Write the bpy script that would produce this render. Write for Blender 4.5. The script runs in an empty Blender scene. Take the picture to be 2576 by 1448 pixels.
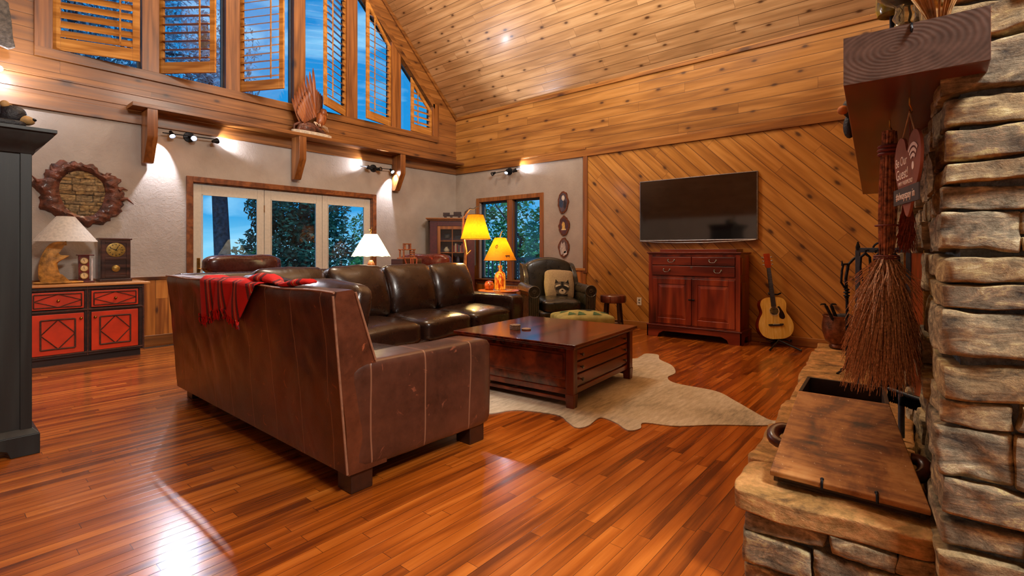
import bpy, bmesh, math, random
from mathutils import Vector, Matrix, noise
random.seed(7)
PI = math.pi
SC = bpy.context.scene
COL = SC.collection
# ---------------------------------------------------------------- camera
CF, CX, CY, CH = 1257.0, 1288.0, 631.0, 1.15
YAW = math.radians(49.8)
cam_d = bpy.data.cameras.new('camera'); cam = bpy.data.objects.new('camera', cam_d); COL.objects.link(cam)
cam.location = (0, 0, CH); cam.rotation_euler = (PI/2, 0, -YAW)
cam_d.sensor_fit = 'HORIZONTAL'; cam_d.sensor_width = 36; cam_d.lens = 36*CF/2576
cam_d.shift_y = -(724-CY)/2576; cam_d.clip_start = .05; cam_d.clip_end = 400
SC.camera = cam
SC.view_settings.view_transform = 'Standard'; SC.view_settings.look = 'None'
SC.view_settings.gamma = 1; SC.view_settings.exposure = .4; SC.view_settings.use_curve_mapping = False
SC.cycles.use_denoising = True; SC.cycles.max_bounces = 6; SC.cycles.diffuse_bounces = 3; SC.cycles.use_adaptive_sampling = True; SC.cycles.adaptive_threshold = .02
SC.cycles.transparent_max_bounces = 12; SC.cycles.sample_clamp_indirect = 4; SC.cycles.blur_glossy = .5
SC.cycles.caustics_reflective = False; SC.cycles.caustics_refractive = False
FW = (math.sin(YAW), math.cos(YAW)); RT = (math.cos(YAW), -math.sin(YAW))
def ray(px, py):
    u = (px-CX)/CF
    return Vector((FW[0]+u*RT[0], FW[1]+u*RT[1], -(py-CY)/CF))
def G(px, py, z=0.0):
    r = ray(px, py); t = (z-CH)/r.z
    return Vector((r.x*t, r.y*t, z))
def D(px, py, d):
    r = ray(px, py)
    return Vector((r.x*d, r.y*d, CH+r.z*d))
# ---------------------------------------------------------------- colour / nodes
def lin(c):
    def f(v):
        v /= 255.0
        return v/12.92 if v <= .04045 else ((v+.055)/1.055)**2.4
    return tuple(f(v) for v in c)+(1.0,)
class NT:
    def __init__(s, name, rough=.5, metal=0.0, coat=0.0, spec=.5):
        s.m = bpy.data.materials.new(name); s.m.use_nodes = True
        s.t = s.m.node_tree; s.b = s.t.nodes['Principled BSDF']; s.out = s.t.nodes['Material Output']
        s.b.inputs['Roughness'].default_value = rough; s.b.inputs['Metallic'].default_value = metal
        s.b.inputs['Coat Weight'].default_value = coat; s.b.inputs['Coat Roughness'].default_value = .15
        s.b.inputs['Specular IOR Level'].default_value = spec
        s.tc = s.n('ShaderNodeTexCoord')
    def n(s, typ, **kw):
        x = s.t.nodes.new(typ)
        for k, v in kw.items(): setattr(x, k, v)
        return x
    def put(s, sock, v):
        if v is None: return
        if isinstance(v, bpy.types.NodeSocket): s.t.links.new(v, sock)
        else: sock.default_value = v
    def M(s, op, a, b=None, c=None, clamp=False):
        x = s.n('ShaderNodeMath', operation=op, use_clamp=clamp)
        s.put(x.inputs[0], a); s.put(x.inputs[1], b); s.put(x.inputs[2], c)
        return x.outputs[0]
    def dot(s, vec):
        x = s.n('ShaderNodeVectorMath', operation='DOT_PRODUCT')
        s.put(x.inputs[0], s.tc.outputs['Object']); x.inputs[1].default_value = vec
        return x.outputs['Value']
    def comb(s, a, b, c):
        x = s.n('ShaderNodeCombineXYZ')
        s.put(x.inputs[0], a); s.put(x.inputs[1], b); s.put(x.inputs[2], c)
        return x.outputs[0]
    def noise(s, vec, scale, detail=3, rough=.55, dist=0.0):
        x = s.n('ShaderNodeTexNoise'); s.put(x.inputs['Vector'], vec)
        x.inputs['Scale'].default_value = scale; x.inputs['Detail'].default_value = detail
        x.inputs['Roughness'].default_value = rough; x.inputs['Distortion'].default_value = dist
        return x.outputs['Fac']
    def ramp(s, fac, stops, interp='LINEAR'):
        x = s.n('ShaderNodeValToRGB'); r = x.color_ramp; r.interpolation = interp
        while len(r.elements) < len(stops): r.elements.new(.5)
        for e, (p, c) in zip(r.elements, stops):
            e.position = p; e.color = c if len(c) == 4 else lin(c)
        s.put(x.inputs[0], fac); return x.outputs[0]
    def mix(s, fac, a, b):
        x = s.n('ShaderNodeMix', data_type='RGBA')
        s.put(x.inputs[0], fac); s.put(x.inputs[6], a); s.put(x.inputs[7], b)
        return x.outputs[2]
    def bump(s, h, strength=.3, dist=.01):
        x = s.n('ShaderNodeBump'); x.inputs['Strength'].default_value = strength; x.inputs['Distance'].default_value = dist
        s.put(x.inputs['Height'], h); s.t.links.new(x.outputs[0], s.b.inputs['Normal'])
    def col(s, c): s.put(s.b.inputs['Base Color'], c)
MATS = {}
def flat(name, c, rough=.5, metal=0.0, coat=0.0, var=.12, scale=30, bump=0.0, bscale=60):
    if name in MATS: return MATS[name]
    k = NT(name, rough, metal, coat)
    f = k.noise(k.tc.outputs['Object'], scale, 4)
    c1 = tuple(max(0, v*(1-var)) for v in c); c2 = tuple(min(255, v*(1+var)) for v in c)
    k.col(k.ramp(f, [(.3, c1), (.7, c2)]))
    if bump: k.bump(k.noise(k.tc.outputs['Object'], bscale, 4), bump, .01)
    MATS[name] = k.m; return k.m
def wood(name, dark, mid, light, u=(1,0,0), v=(0,1,0), w=(0,0,1), plank=0, plen=2.2, knots=0, rough=.4, coat=0.0,
         grain=1.0, var=.35, groove=.0025, gcol=None, bump=.15, knot_col=(62,30,12), koff=0.0, rvar=.12, rings=24):
    if name in MATS: return MATS[name]
    k = NT(name, rough, 0, coat)
    U, V, Wd = k.dot(u), k.dot(v), k.dot(w)
    r2 = .37
    if plank:
        sv = k.M('DIVIDE', V, plank); vi = k.M('FLOOR', sv); fr = k.M('FRACT', sv)
        wn = k.n('ShaderNodeTexWhiteNoise', noise_dimensions='1D'); k.put(wn.inputs['W'], vi); r1 = wn.outputs['Value']
        su = k.M('MULTIPLY_ADD', r1, 7.31, k.M('DIVIDE', U, plen)); ui = k.M('FLOOR', su); fu = k.M('FRACT', su)
        wn2 = k.n('ShaderNodeTexWhiteNoise', noise_dimensions='2D'); k.put(wn2.inputs['Vector'], k.comb(vi, ui, 0)); r2 = wn2.outputs['Value']
    off = k.M('MULTIPLY', r2, 17.0)
    gvec = k.comb(k.M('ADD', k.M('MULTIPLY', U, 1.3), off), k.M('MULTIPLY_ADD', V, 22*grain, off), k.M('MULTIPLY', Wd, 22*grain))
    f1 = k.noise(gvec, 1.0, 6, .6)
    rvec = k.comb(k.M('ADD', k.M('MULTIPLY', U, .55), off), k.M('MULTIPLY_ADD', V, 5.5*grain, off), k.M('MULTIPLY', Wd, 5.5*grain))
    f2 = k.M('MULTIPLY_ADD', k.M('SINE', k.M('MULTIPLY', k.noise(rvec, 1.0, 2, .5, .3), rings)), .5, .5)
    fac = k.M('ADD', k.M('MULTIPLY', f1, .75), k.M('MULTIPLY', f2, .25))
    if plank: fac = k.M('ADD', fac, k.M('MULTIPLY', k.M('SUBTRACT', r2, .5), var))
    big = k.noise(k.comb(k.M('MULTIPLY', U, .7), k.M('MULTIPLY', V, 1.1), Wd), 1.0, 2)
    fac = k.M('ADD', fac, k.M('MULTIPLY', k.M('SUBTRACT', big, .5), .35))
    c = k.ramp(fac, [(.24, dark), (.52, mid), (.82, light)])
    h = f1
    if knots:
        vt = k.n('ShaderNodeTexVoronoi', feature='F1', voronoi_dimensions='2D'); k.put(vt.inputs['Vector'], k.comb(k.M('MULTIPLY_ADD', U, .5, koff), k.M('ADD', V, k.M('MULTIPLY', Wd, .37)), 0))
        vt.inputs['Scale'].default_value = knots; vt.inputs['Randomness'].default_value = 1.0
        dd = k.M('ADD', vt.outputs['Distance'], k.M('MULTIPLY', k.M('SUBTRACT', f1, .5), .12))
        sep = k.n('ShaderNodeSeparateColor'); k.put(sep.inputs[0], vt.outputs['Color'])
        ex = k.M('GREATER_THAN', sep.outputs[0], .42)
        kn = k.ramp(dd, [(.035, (1,1,1,1)), (.065, (.6,.6,.6,1)), (.10, (.2,.2,.2,1)), (.20, (0,0,0,1))])
        c = k.mix(k.M('MULTIPLY', kn, k.M('MULTIPLY', ex, .9)), c, lin(knot_col))
    if plank:
        e = k.M('MULTIPLY', k.M('MINIMUM', fr, k.M('SUBTRACT', 1.0, fr)), plank)
        eu = k.M('MULTIPLY', k.M('MINIMUM', fu, k.M('SUBTRACT', 1.0, fu)), plen)
        g = k.M('LESS_THAN', e, groove); g2 = k.M('LESS_THAN', eu, min(groove, .0016))
        gg = k.M('MAXIMUM', g, g2)
        c = k.mix(k.M('MULTIPLY', gg, .8), c, lin(gcol or tuple(x*.35 for x in dark)))
        h = k.M('SUBTRACT', k.M('MULTIPLY', f1, .25), k.M('SUBTRACT', 1.0, k.M('SMOOTH_MIN', k.M('DIVIDE', e, groove*2.2), 1.0, .2)))
    k.col(c)
    k.put(k.b.inputs['Roughness'], k.M('MULTIPLY_ADD', f1, rvar*2, rough-rvar, clamp=True))
    k.bump(h, bump, .006)
    MATS[name] = k.m; return k.m
def leather(name, dark, light, rough=.33, scuff=.35, seam=None, seamcol=(150,105,80), sp=.3, coat=.25, bump=.25, wr=3.0):
    if name in MATS: return MATS[name]
    k = NT(name, rough, 0, coat); P = k.tc.outputs['Object']
    f = k.noise(P, 2.2, 5, .65); f2 = k.noise(P, 14, 6, .7)
    fac = k.M('ADD', k.M('MULTIPLY', f, .65), k.M('MULTIPLY', f2, .35))
    c = k.ramp(fac, [(.3, dark), (.72, light)])
    sc = k.n('ShaderNodeTexNoise'); k.put(sc.inputs['Vector'], P); sc.inputs['Scale'].default_value = 9; sc.inputs['Detail'].default_value = 8
    sc.inputs['Distortion'].default_value = 2.5
    c = k.mix(k.ramp(sc.outputs['Fac'], [(.66, (0,0,0,1)), (.74, (scuff,scuff,scuff,1))]), c, lin(tuple(min(255, x*1.9) for x in light)))
    h = k.M('ADD', k.M('MULTIPLY', k.noise(P, wr, 3, .5, .8), 1.0), k.M('MULTIPLY', k.noise(P, 160, 2), .06))
    if seam:
        S = k.dot(seam); fr = k.M('FRACT', k.M('DIVIDE', k.M('MULTIPLY_ADD', k.noise(P, 1.5, 1), .06, S), sp))
        e = k.M('ABSOLUTE', k.M('SUBTRACT', fr, .5))
        sm = k.ramp(e, [(.008, (1,1,1,1)), (.016, (0,0,0,1))])
        c = k.mix(k.M('MULTIPLY', sm, .75), c, lin(seamcol))
        h = k.M('SUBTRACT', h, k.M('MULTIPLY', sm, .3))
    k.col(c); k.bump(h, bump, .03)
    k.put(k.b.inputs['Roughness'], k.M('MULTIPLY_ADD', f2, .25, rough-.1))
    MATS[name] = k.m; return k.m
def stone(name, cols, rough=.75, scale=1.0, bump=1.0):
    if name in MATS: return MATS[name]
    k = NT(name, rough, 0, 0); P = k.tc.outputs['Object']
    geo = k.n('ShaderNodeNewGeometry'); rnd = geo.outputs['Random Per Island']
    mp = k.n('ShaderNodeMapping'); k.put(mp.inputs['Vector'], P); mp.inputs['Scale'].default_value = (4*scale, 4*scale, 13*scale)
    f = k.noise(mp.outputs[0], 2.2, 9, .68, .6); f2 = k.noise(P, 38*scale, 8, .72)
    f3 = k.noise(P, 5*scale, 3)
    c = k.ramp(k.M('ADD', k.M('MULTIPLY', f, .65), k.M('MULTIPLY', f2, .35)), [(.36, cols[0]), (.45, cols[1]), (.53, cols[2]), (.63, cols[3])])
    c2 = k.ramp(k.M('ADD', k.M('MULTIPLY', rnd, .6), k.M('MULTIPLY', f3, .45)), [(.2, cols[4]), (.5, cols[5]), (.8, cols[6])])
    mx = k.n('ShaderNodeMix', data_type='RGBA', blend_type='OVERLAY'); mx.inputs[0].default_value = .75
    k.put(mx.inputs[6], c); k.put(mx.inputs[7], c2)
    k.col(mx.outputs[2])
    k.bump(k.M('ADD', f, k.M('MULTIPLY', f2, .6)), bump, .02)
    MATS[name] = k.m; return k.m
def glass(name, tint=(255,255,255), refl=.12, alpha=None):
    if name in MATS: return MATS[name]
    k = NT(name); t = k.n('ShaderNodeBsdfTransparent'); t.inputs[0].default_value = lin(tint)
    g = k.n('ShaderNodeBsdfGlossy'); g.inputs['Roughness'].default_value = .01
    fr = k.n('ShaderNodeFresnel'); ge = k.n('ShaderNodeNewGeometry'); k.put(fr.inputs[0], k.M('MULTIPLY_ADD', ge.outputs['Backfacing'], -.83333, 1.5))
    mx = k.n('ShaderNodeMixShader'); k.put(mx.inputs[0], k.M('MULTIPLY_ADD', fr.outputs[0], .75, refl-.05, clamp=True))
    k.put(mx.inputs[1], t.outputs[0]); k.put(mx.inputs[2], g.outputs[0]); k.put(k.out.inputs[0], mx.outputs[0])
    MATS[name] = k.m; return k.m
def emit(name, c, s):
    if name in MATS: return MATS[name]
    k = NT(name); k.col(lin(c)); k.b.inputs['Emission Color'].default_value = lin(c); k.b.inputs['Emission Strength'].default_value = s
    MATS[name] = k.m; return k.m
def shade_mat(name, c, s, trans=.6, pattern=None):
    if name in MATS: return MATS[name]
    k = NT(name, .8); P = k.tc.outputs['Object']; f = k.noise(P, 40, 4)
    cc = k.ramp(f, [(.3, tuple(v*.88 for v in c)), (.7, c)])
    tr = k.n('ShaderNodeBsdfTranslucent'); k.put(tr.inputs[0], cc); k.col(cc)
    mx = k.n('ShaderNodeMixShader'); mx.inputs[0].default_value = trans
    k.put(mx.inputs[1], k.b.outputs[0]); k.put(mx.inputs[2], tr.outputs[0]); k.put(k.out.inputs[0], mx.outputs[0])
    k.b.inputs['Emission Strength'].default_value = s; k.put(k.b.inputs['Emission Color'], cc)
    MATS[name] = k.m; return k.m
# ---------------------------------------------------------------- world: evening sky with broken cloud
wd = bpy.data.worlds.new('sky'); SC.world = wd; wd.use_nodes = True
wt = wd.node_tree; bg = wt.nodes['Background']
def wn_(t, **k):
    x = wt.nodes.new(t)
    for a, b in k.items(): setattr(x, a, b)
    return x
tcw = wn_('ShaderNodeTexCoord'); sepw = wn_('ShaderNodeSeparateXYZ'); wt.links.new(tcw.outputs['Generated'], sepw.inputs[0])
rw = wn_('ShaderNodeValToRGB'); wt.links.new(sepw.outputs[2], rw.inputs[0])
els = rw.color_ramp.elements
els[0].position = 0.0; els[0].color = lin((96,158,182)); els[1].position = .75; els[1].color = lin((16,88,138))
e_ = els.new(.07); e_.color = lin((22,116,164)); e_ = els.new(.35); e_.color = lin((20,104,158))
mpw = wn_('ShaderNodeMapping'); mpw.inputs['Scale'].default_value = (2.2, 2.2, 9); wt.links.new(tcw.outputs['Generated'], mpw.inputs[0])
nw = wn_('ShaderNodeTexNoise'); nw.inputs['Scale'].default_value = 2.6; nw.inputs['Detail'].default_value = 7; nw.inputs['Distortion'].default_value = .6
wt.links.new(mpw.outputs[0], nw.inputs['Vector'])
cr = wn_('ShaderNodeValToRGB'); wt.links.new(nw.outputs['Fac'], cr.inputs[0])
cr.color_ramp.elements[0].position = .5; cr.color_ramp.elements[0].color = (0,0,0,1)
cr.color_ramp.elements[1].position = .72; cr.color_ramp.elements[1].color = (.75,.75,.75,1)
mw = wn_('ShaderNodeMix', data_type='RGBA'); wt.links.new(cr.outputs[0], mw.inputs[0]); wt.links.new(rw.outputs[0], mw.inputs[6])
mw.inputs[7].default_value = lin((120,168,190)); wt.links.new(mw.outputs[2], bg.inputs[0])
bg.inputs[1].default_value = 1.7
# ---------------------------------------------------------------- lights that fill the room (added area lights out of view, no fixtures modelled)
def area(name, loc, size, power, color, target):
    l = bpy.data.lights.new(name, 'AREA'); l.shape = 'DISK'; l.size = size; l.energy = power; l.color = color
    o = bpy.data.objects.new(name, l); COL.objects.link(o); o.location = loc
    d = Vector(target)-Vector(loc); o.rotation_euler = d.to_track_quat('-Z', 'Y').to_euler(); return o
area('ridge_fill', (3.3, 4.7, 6.9), 1.6, 200, (1.0, .89, .72), (3.6, 2.6, 0))  # added downward fill, no lamp modelled at the ridge
area('ridge_upfill', (3.2, 1.6, 4.3), 1.4, 300, (1.0, .91, .78), (3.9, 3.0, 7.0))  # added upward fill to brighten the roof boards
area('loft_fill', (.9, -1.9, 4.6), 1.2, 330, (1.0, .95, .88), (2.6, 1.2, .6))  # unseen fill, raised to brighten the fireplace and floor
sn_ = bpy.data.lights.new('tree_fill_sun', 'SUN'); sn_.energy = .7; sn_.color = (.80, .92, 1.0); sn_.angle = rad_ = math.radians(25)
so_ = bpy.data.objects.new('tree_fill_sun', sn_); COL.objects.link(so_); so_.rotation_euler = Vector((.45, .62, -.62)).to_track_quat('-Z', 'Y').to_euler()  # cool sun added to brighten the trees outside
def point(name, loc, power, color, r=.03):
    l = bpy.data.lights.new(name, 'POINT'); l.energy = power; l.color = color; l.shadow_soft_size = r
    o = bpy.data.objects.new(name, l); COL.objects.link(o); o.location = loc; return o
def spot(name, loc, target, power, color, ang=70, blend=.4, r=.02):
    l = bpy.data.lights.new(name, 'SPOT'); l.energy = power; l.color = color; l.shadow_soft_size = r
    l.spot_size = math.radians(ang); l.spot_blend = blend
    o = bpy.data.objects.new(name, l); COL.objects.link(o); o.location = loc
    o.rotation_euler = (Vector(target)-Vector(loc)).to_track_quat('-Z', 'Y').to_euler(); return o
def root_off(p):
    while p is not None and p.parent is not None: p = p.parent
    return Vector(p['_o']) if (p is not None and '_o' in p) else Vector((0, 0, 0))
# ---------------------------------------------------------------- mesh builder
class MB:
    def __init__(s, M=None): s.v = []; s.f = []; s.M = M or Matrix()
    def add(s, vs, fs, M=None):
        o = len(s.v); T = s.M @ M if M else s.M
        s.v += [T @ Vector(v) for v in vs]; s.f += [tuple(o+i for i in f) for f in fs]; return s
    def box(s, x0, x1, y0, y1, z0, z1, M=None):
        vs = [(x0,y0,z0),(x1,y0,z0),(x1,y1,z0),(x0,y1,z0),(x0,y0,z1),(x1,y0,z1),(x1,y1,z1),(x0,y1,z1)]
        return s.hexa(vs, M)
    def hexa(s, vs, M=None):
        return s.add(vs, [(0,3,2,1),(4,5,6,7),(0,1,5,4),(1,2,6,5),(2,3,7,6),(3,0,4,7)], M)
    def prism(s, poly, d0, d1, ax='z', M=None):
        n = len(poly)
        def P(a, b, d): return {'z': (a,b,d), 'y': (a,d,b), 'x': (d,a,b)}[ax]
        vs = [P(a, b, d0) for a, b in poly]+[P(a, b, d1) for a, b in poly]
        fs = [tuple(range(n-1, -1, -1)), tuple(range(n, 2*n))]+[(i, (i+1) % n, n+(i+1) % n, n+i) for i in range(n)]
        return s.add(vs, fs, M)
    def lathe(s, prof, n=24, M=None, cap=True):
        vs = []; fs = []; m = len(prof)
        for i in range(n):
            a = 2*PI*i/n
            for r, z in prof: vs.append((r*math.cos(a), r*math.sin(a), z))
        for i in range(n):
            j = (i+1) % n
            for k in range(m-1): fs.append((i*m+k, j*m+k, j*m+k+1, i*m+k+1))
        if cap:
            if prof[0][0] > 1e-4: fs.append(tuple(i*m for i in range(n-1, -1, -1)))
            if prof[-1][0] > 1e-4: fs.append(tuple(i*m+m-1 for i in range(n)))
        return s.add(vs, fs, M)
    def tube(s, pts, r, n=8, M=None, sq=None, closed=False):
        pts = [Vector(p) for p in pts]; m = len(pts)
        if m < 2: return s
        rr = r if isinstance(r, (list, tuple)) else [r]*m
        vs = []; fs = []; up = None
        for i, p in enumerate(pts):
            if closed: t = pts[(i+1) % m]-pts[i-1]
            else: t = pts[min(i+1, m-1)]-pts[max(i-1, 0)]
            if t.length < 1e-9: t = Vector((0,0,1))
            t.normalize()
            if up is None:
                up = Vector((0,0,1)) if abs(t.z) < .9 else Vector((1,0,0))
            a = t.cross(up)
            if a.length < 1e-6: a = t.orthogonal()
            a.normalize(); b = a.cross(t); up = b
            q = sq or 1.0
            for k in range(n):
                an = 2*PI*k/n
                vs.append(p+a*(math.cos(an)*rr[i])+b*(math.sin(an)*rr[i]*q))
        for i in range(m if closed else m-1):
            i2 = (i+1) % m
            for k in range(n):
                k2 = (k+1) % n; fs.append((i*n+k, i*n+k2, i2*n+k2, i2*n+k))
        if not closed:
            fs.append(tuple(range(n-1, -1, -1))); fs.append(tuple((m-1)*n+k for k in range(n)))
        return s.add(vs, fs, M)
    def ball(s, c, r, n=12, m=8, M=None):
        r = r if isinstance(r, (tuple, list)) else (r, r, r)
        prof = [(math.cos(-PI/2+PI*k/m), math.sin(-PI/2+PI*k/m)) for k in range(m+1)]
        prof[0] = (1e-5, -1); prof[-1] = (1e-5, 1)
        T = Matrix.Translation(c) @ Matrix.Diagonal((r[0], r[1], r[2], 1))
        return s.lathe(prof, n, (M @ T) if M else T, cap=False)
    def block(s, c, h, n=6, k=6.0, amp=0.0, freq=3.0, seed=0.0, M=None, taper=None, fn=None):
        """rounded block: half sizes h, exponent k, noise displacement"""
        vs = []; fs = []; idx = {}
        def vid(p):
            key = tuple(round(a, 5) for a in p)
            if key not in idx:
                idx[key] = len(vs); x, y, z = p
                l = (abs(x)**k+abs(y)**k+abs(z)**k)**(1.0/k); q = Vector((x/l*h[0], y/l*h[1], z/l*h[2]))
                if fn: q = fn(q)
                if amp:
                    nv = noise.noise_vector(q*freq+Vector((seed, seed*1.7, seed*.3))); nv2 = noise.noise_vector(q*freq*3.1+Vector((seed, 5, seed)))
                    q = q+Vector(nv)*amp+Vector(nv2)*amp*.4
                vs.append(q+Vector(c))
            return idx[key]
        for ax in range(3):
            for sg in (-1, 1):
                for i in range(n):
                    for j in range(n):
                        q = []
                        for a, b in ((i,j),(i+1,j),(i+1,j+1),(i,j+1)):
                            t = [0,0,0]; t[ax] = sg; t[(ax+1) % 3] = -1+2*a/n; t[(ax+2) % 3] = -1+2*b/n
                            q.append(vid(t))
                        if sg < 0: q.reverse()
                        fs.append(tuple(q))
        return s.add(vs, fs, M)
    def build(s, name, mat, parent=None, bevel=0, smooth=None, seg=2, subsurf=0, world=True):
        me = bpy.data.meshes.new(name)
        off = root_off(parent) if world else Vector((0, 0, 0))
        me.from_pydata([tuple(v-off) for v in s.v], [], s.f); me.update()
        bm = bmesh.new(); bm.from_mesh(me); bmesh.ops.recalc_face_normals(bm, faces=bm.faces); bm.to_mesh(me); bm.free()
        o = bpy.data.objects.new(name, me); COL.objects.link(o)
        if mat: me.materials.append(mat)
        if parent is not None: o.parent = parent
        if smooth is not None:
            me.shade_smooth()
            if smooth < 180: me.set_sharp_from_angle(angle=math.radians(smooth))
        if bevel:
            b = o.modifiers.new('bevel', 'BEVEL'); b.width = bevel; b.segments = seg; b.limit_method = 'ANGLE'; b.angle_limit = math.radians(35)
            if smooth is None: me.shade_smooth(); b.harden_normals = True
        if subsurf:
            m = o.modifiers.new('subdivision', 'SUBSURF'); m.levels = subsurf; m.render_levels = subsurf
        return o
def tag(o, label, cat, group=None, kind=None):
    if label: o['label'] = label
    if cat: o['category'] = cat
    if group: o['group'] = group
    if kind: o['kind'] = kind
    return o
def struct(o): o['kind'] = 'structure'; return o
def thing(name, label, cat, loc=(0,0,0), rz=0.0, group=None, local=False):
    o = bpy.data.objects.new(name, None); COL.objects.link(o); o.location = loc; o.rotation_euler = (0, 0, rz); o.empty_display_size = .1
    if not local: o['_o'] = list(loc)
    return tag(o, label, cat, group)
def copy_thing(src, loc, rz, label, group=None):
    o = src.copy(); COL.objects.link(o); o.location = loc; o.rotation_euler = (0, 0, rz); o['label'] = label
    if group: o['group'] = group
    def rec(a, b):
        for ch in list(a.children):
            c = ch.copy(); COL.objects.link(c); c.parent = b; rec(ch, c)
    rec(src, o); return o
def T(x, y, z): return Matrix.Translation((x, y, z))
def RX(a): return Matrix.Rotation(a, 4, 'X')
def RY(a): return Matrix.Rotation(a, 4, 'Y')
def RZ(a): return Matrix.Rotation(a, 4, 'Z')
def text_mesh(name, body, size, M, mat, parent, ext=.0008, space=1.0):
    cu = bpy.data.curves.new(name, 'FONT'); cu.body = body; cu.size = size; cu.extrude = ext; cu.align_x = 'CENTER'; cu.align_y = 'CENTER'; cu.space_character = space
    t = bpy.data.objects.new(name, cu); COL.objects.link(t)
    bpy.context.view_layer.update(); dg = bpy.context.evaluated_depsgraph_get()
    me = bpy.data.meshes.new_from_object(t.evaluated_get(dg)); COL.objects.unlink(t); bpy.data.objects.remove(t)
    off = root_off(parent)
    me.transform(Matrix.Translation(-off) @ M)
    o = bpy.data.objects.new(name, me); COL.objects.link(o); me.materials.clear(); me.materials.append(mat); o.parent = parent; return o
# ---------------------------------------------------------------- shared materials
PINE_D, PINE_M, PINE_L = (136,88,36), (168,114,50), (194,138,70)
M_floor = wood('oak_floor', (104,46,10), (164,84,22), (200,116,42), u=(1,0,0), v=(0,1,0), plank=.0575, plen=.95, rough=.24, coat=.3, var=.24, groove=.001, bump=.1, gcol=(40,14,5), rvar=.1)
M_pineA = wood('pine_boards_far', (112,66,26), (140,86,36), (166,108,52), u=(1,0,0), v=(0,0,1), w=(0,1,0), plank=.14, plen=2.6, var=.16, knots=4.2, rough=.42, coat=.1, gcol=(70,38,12), koff=.31, groove=.003)
M_pineB = wood('pine_boards_side', PINE_D, PINE_M, PINE_L, u=(0,1,0), v=(0,0,1), w=(1,0,0), plank=.14, plen=2.8, var=.16, knots=4.2, rough=.42, coat=.1, gcol=(70,38,14), koff=.53, groove=.0035)
s2 = 1/math.sqrt(2)
M_pineD = wood('pine_boards_diagonal', (150,96,36), (186,126,50), (210,150,72), u=(0,-s2,-s2), v=(0,-s2,s2), w=(1,0,0), plank=.142, plen=3.2, var=.18, knots=3.6, rough=.4, coat=.12, gcol=(80,40,14), koff=.15, groove=.004)
M_ceilR = wood('pine_boards_roof', (160,120,78), (190,146,98), (212,172,124), u=(0,1,0), v=(-s2,0,s2), w=(s2,0,s2), plank=.14, plen=1.9, var=.16, knots=4.4, rough=.36, coat=.12, gcol=(86,56,32), koff=.77, groove=.0042)
M_ceilL = wood('pine_boards_roof_left', (160,120,78), (190,146,98), (212,172,124), u=(0,1,0), v=(s2,0,s2), w=(-s2,0,s2), plank=.14, plen=1.9, var=.16, knots=4.4, rough=.36, coat=.12, gcol=(86,56,32), koff=.77, groove=.0042)
M_wains = wood('pine_boards_upright', (140,78,26), (190,118,46), (216,146,66), u=(0,0,1), v=(1,1,0), w=(1,-1,0), plank=.13, plen=3.0, knots=3.2, rough=.42, coat=.1, gcol=(78,40,14), koff=.4)
M_trimX = wood('pine_trim_long', (92,52,20), (132,80,32), (160,102,48), u=(1,0,0), v=(0,0,1), w=(0,1,0), knots=2.2, rough=.38, coat=.12, grain=1.4, koff=.2)
M_trimY = wood('pine_trim_side', (110,64,24), (152,96,38), (182,122,56), u=(0,1,0), v=(0,0,1), w=(1,0,0), knots=2.2, rough=.38, coat=.12, grain=1.4, koff=.2)
M_trimZ = wood('pine_trim_upright', (96,52,20), (138,82,34), (168,106,50), u=(0,0,1), v=(1,0,0), w=(0,1,0), knots=2.2, rough=.38, coat=.12, grain=1.4, koff=.6)
M_shut = wood('shutter_pine', (150,92,34), (196,132,58), (220,160,82), u=(1,0,0), v=(0,0,1), w=(0,1,0), rough=.4, coat=.1, grain=1.2)
def plaster():
    k = NT('plaster', .8); P = k.tc.outputs['Object']
    k.col(k.ramp(k.noise(P, 3, 3), [(.3, (160,148,136)), (.7, (176,164,152))]))
    vo = k.noise(P, 14, 5, .6, 1.6); k.bump(k.ramp(vo, [(.46, (0,0,0,1)), (.56, (1,1,1,1))]), .22, .006); return k.m
M_plaster = plaster()
M_glass = glass('window_glass', (250,252,255), .05)
M_iron = flat('wrought_iron', (40,42,46), .45, .8, var=.3, scale=60, bump=.3)
M_black = flat('black_metal', (16,17,19), .4, .4)
M_brass = flat('aged_brass', (165,120,55), .3, 1.0, var=.2)
M_chrome = flat('polished_steel', (190,192,196), .2, 1.0)
M_paintw = flat('cream_door_paint', (208,200,184), .45, var=.03)
M_hole = flat('hole_shade', (12,10,9), .8)  # near-black that paints the shade inside the guitar hole
# ================================================================ ROOM SHELL
YA, XB, X0, Y0 = 7.268, 6.872, -1.7, -3.2
ZB = 2.66; ZE = 3.80; XR = 3.4; ZR = ZE+(XB-XR)
def roofz(x): return ZE+(XB-x) if x > XR else ZR-(XR-x)
struct(MB().box(X0-.2, XB+.2, Y0-.2, YA+.2, -.12, 0).build('floor', M_floor))
# far wall (wall with the doors): plaster above wainscot
DX0, DX1, DZ = 2.25, 4.93, 2.035
w = MB(); w.box(X0-.2, DX0, YA, YA+.16, 0, ZB).box(DX1, XB+.16, YA, YA+.16, 0, ZB).box(DX0, DX1, YA, YA+.16, DZ, ZB)
struct(w.build('wall_far', M_plaster))
w = MB(); w.box(X0, DX0-.072, YA-.018, YA, .13, .80).box(DX1+.072, XB, YA-.018, YA, .13, .80)
struct(w.build('trim_1', M_wains))
w = MB(); w.box(X0, DX0-.072, YA-.035, YA, .80, .84).box(DX1+.072, XB-.03, YA-.035, YA, .80, .84)
struct(w.build('trim_2', M_trimX, bevel=.004))
w = MB(); w.box(X0, DX0-.072, YA-.026, YA, 0, .13).box(DX1+.072, XB, YA-.026, YA, 0, .13)
struct(w.build('baseboard_far', M_trimX, bevel=.006))
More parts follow.
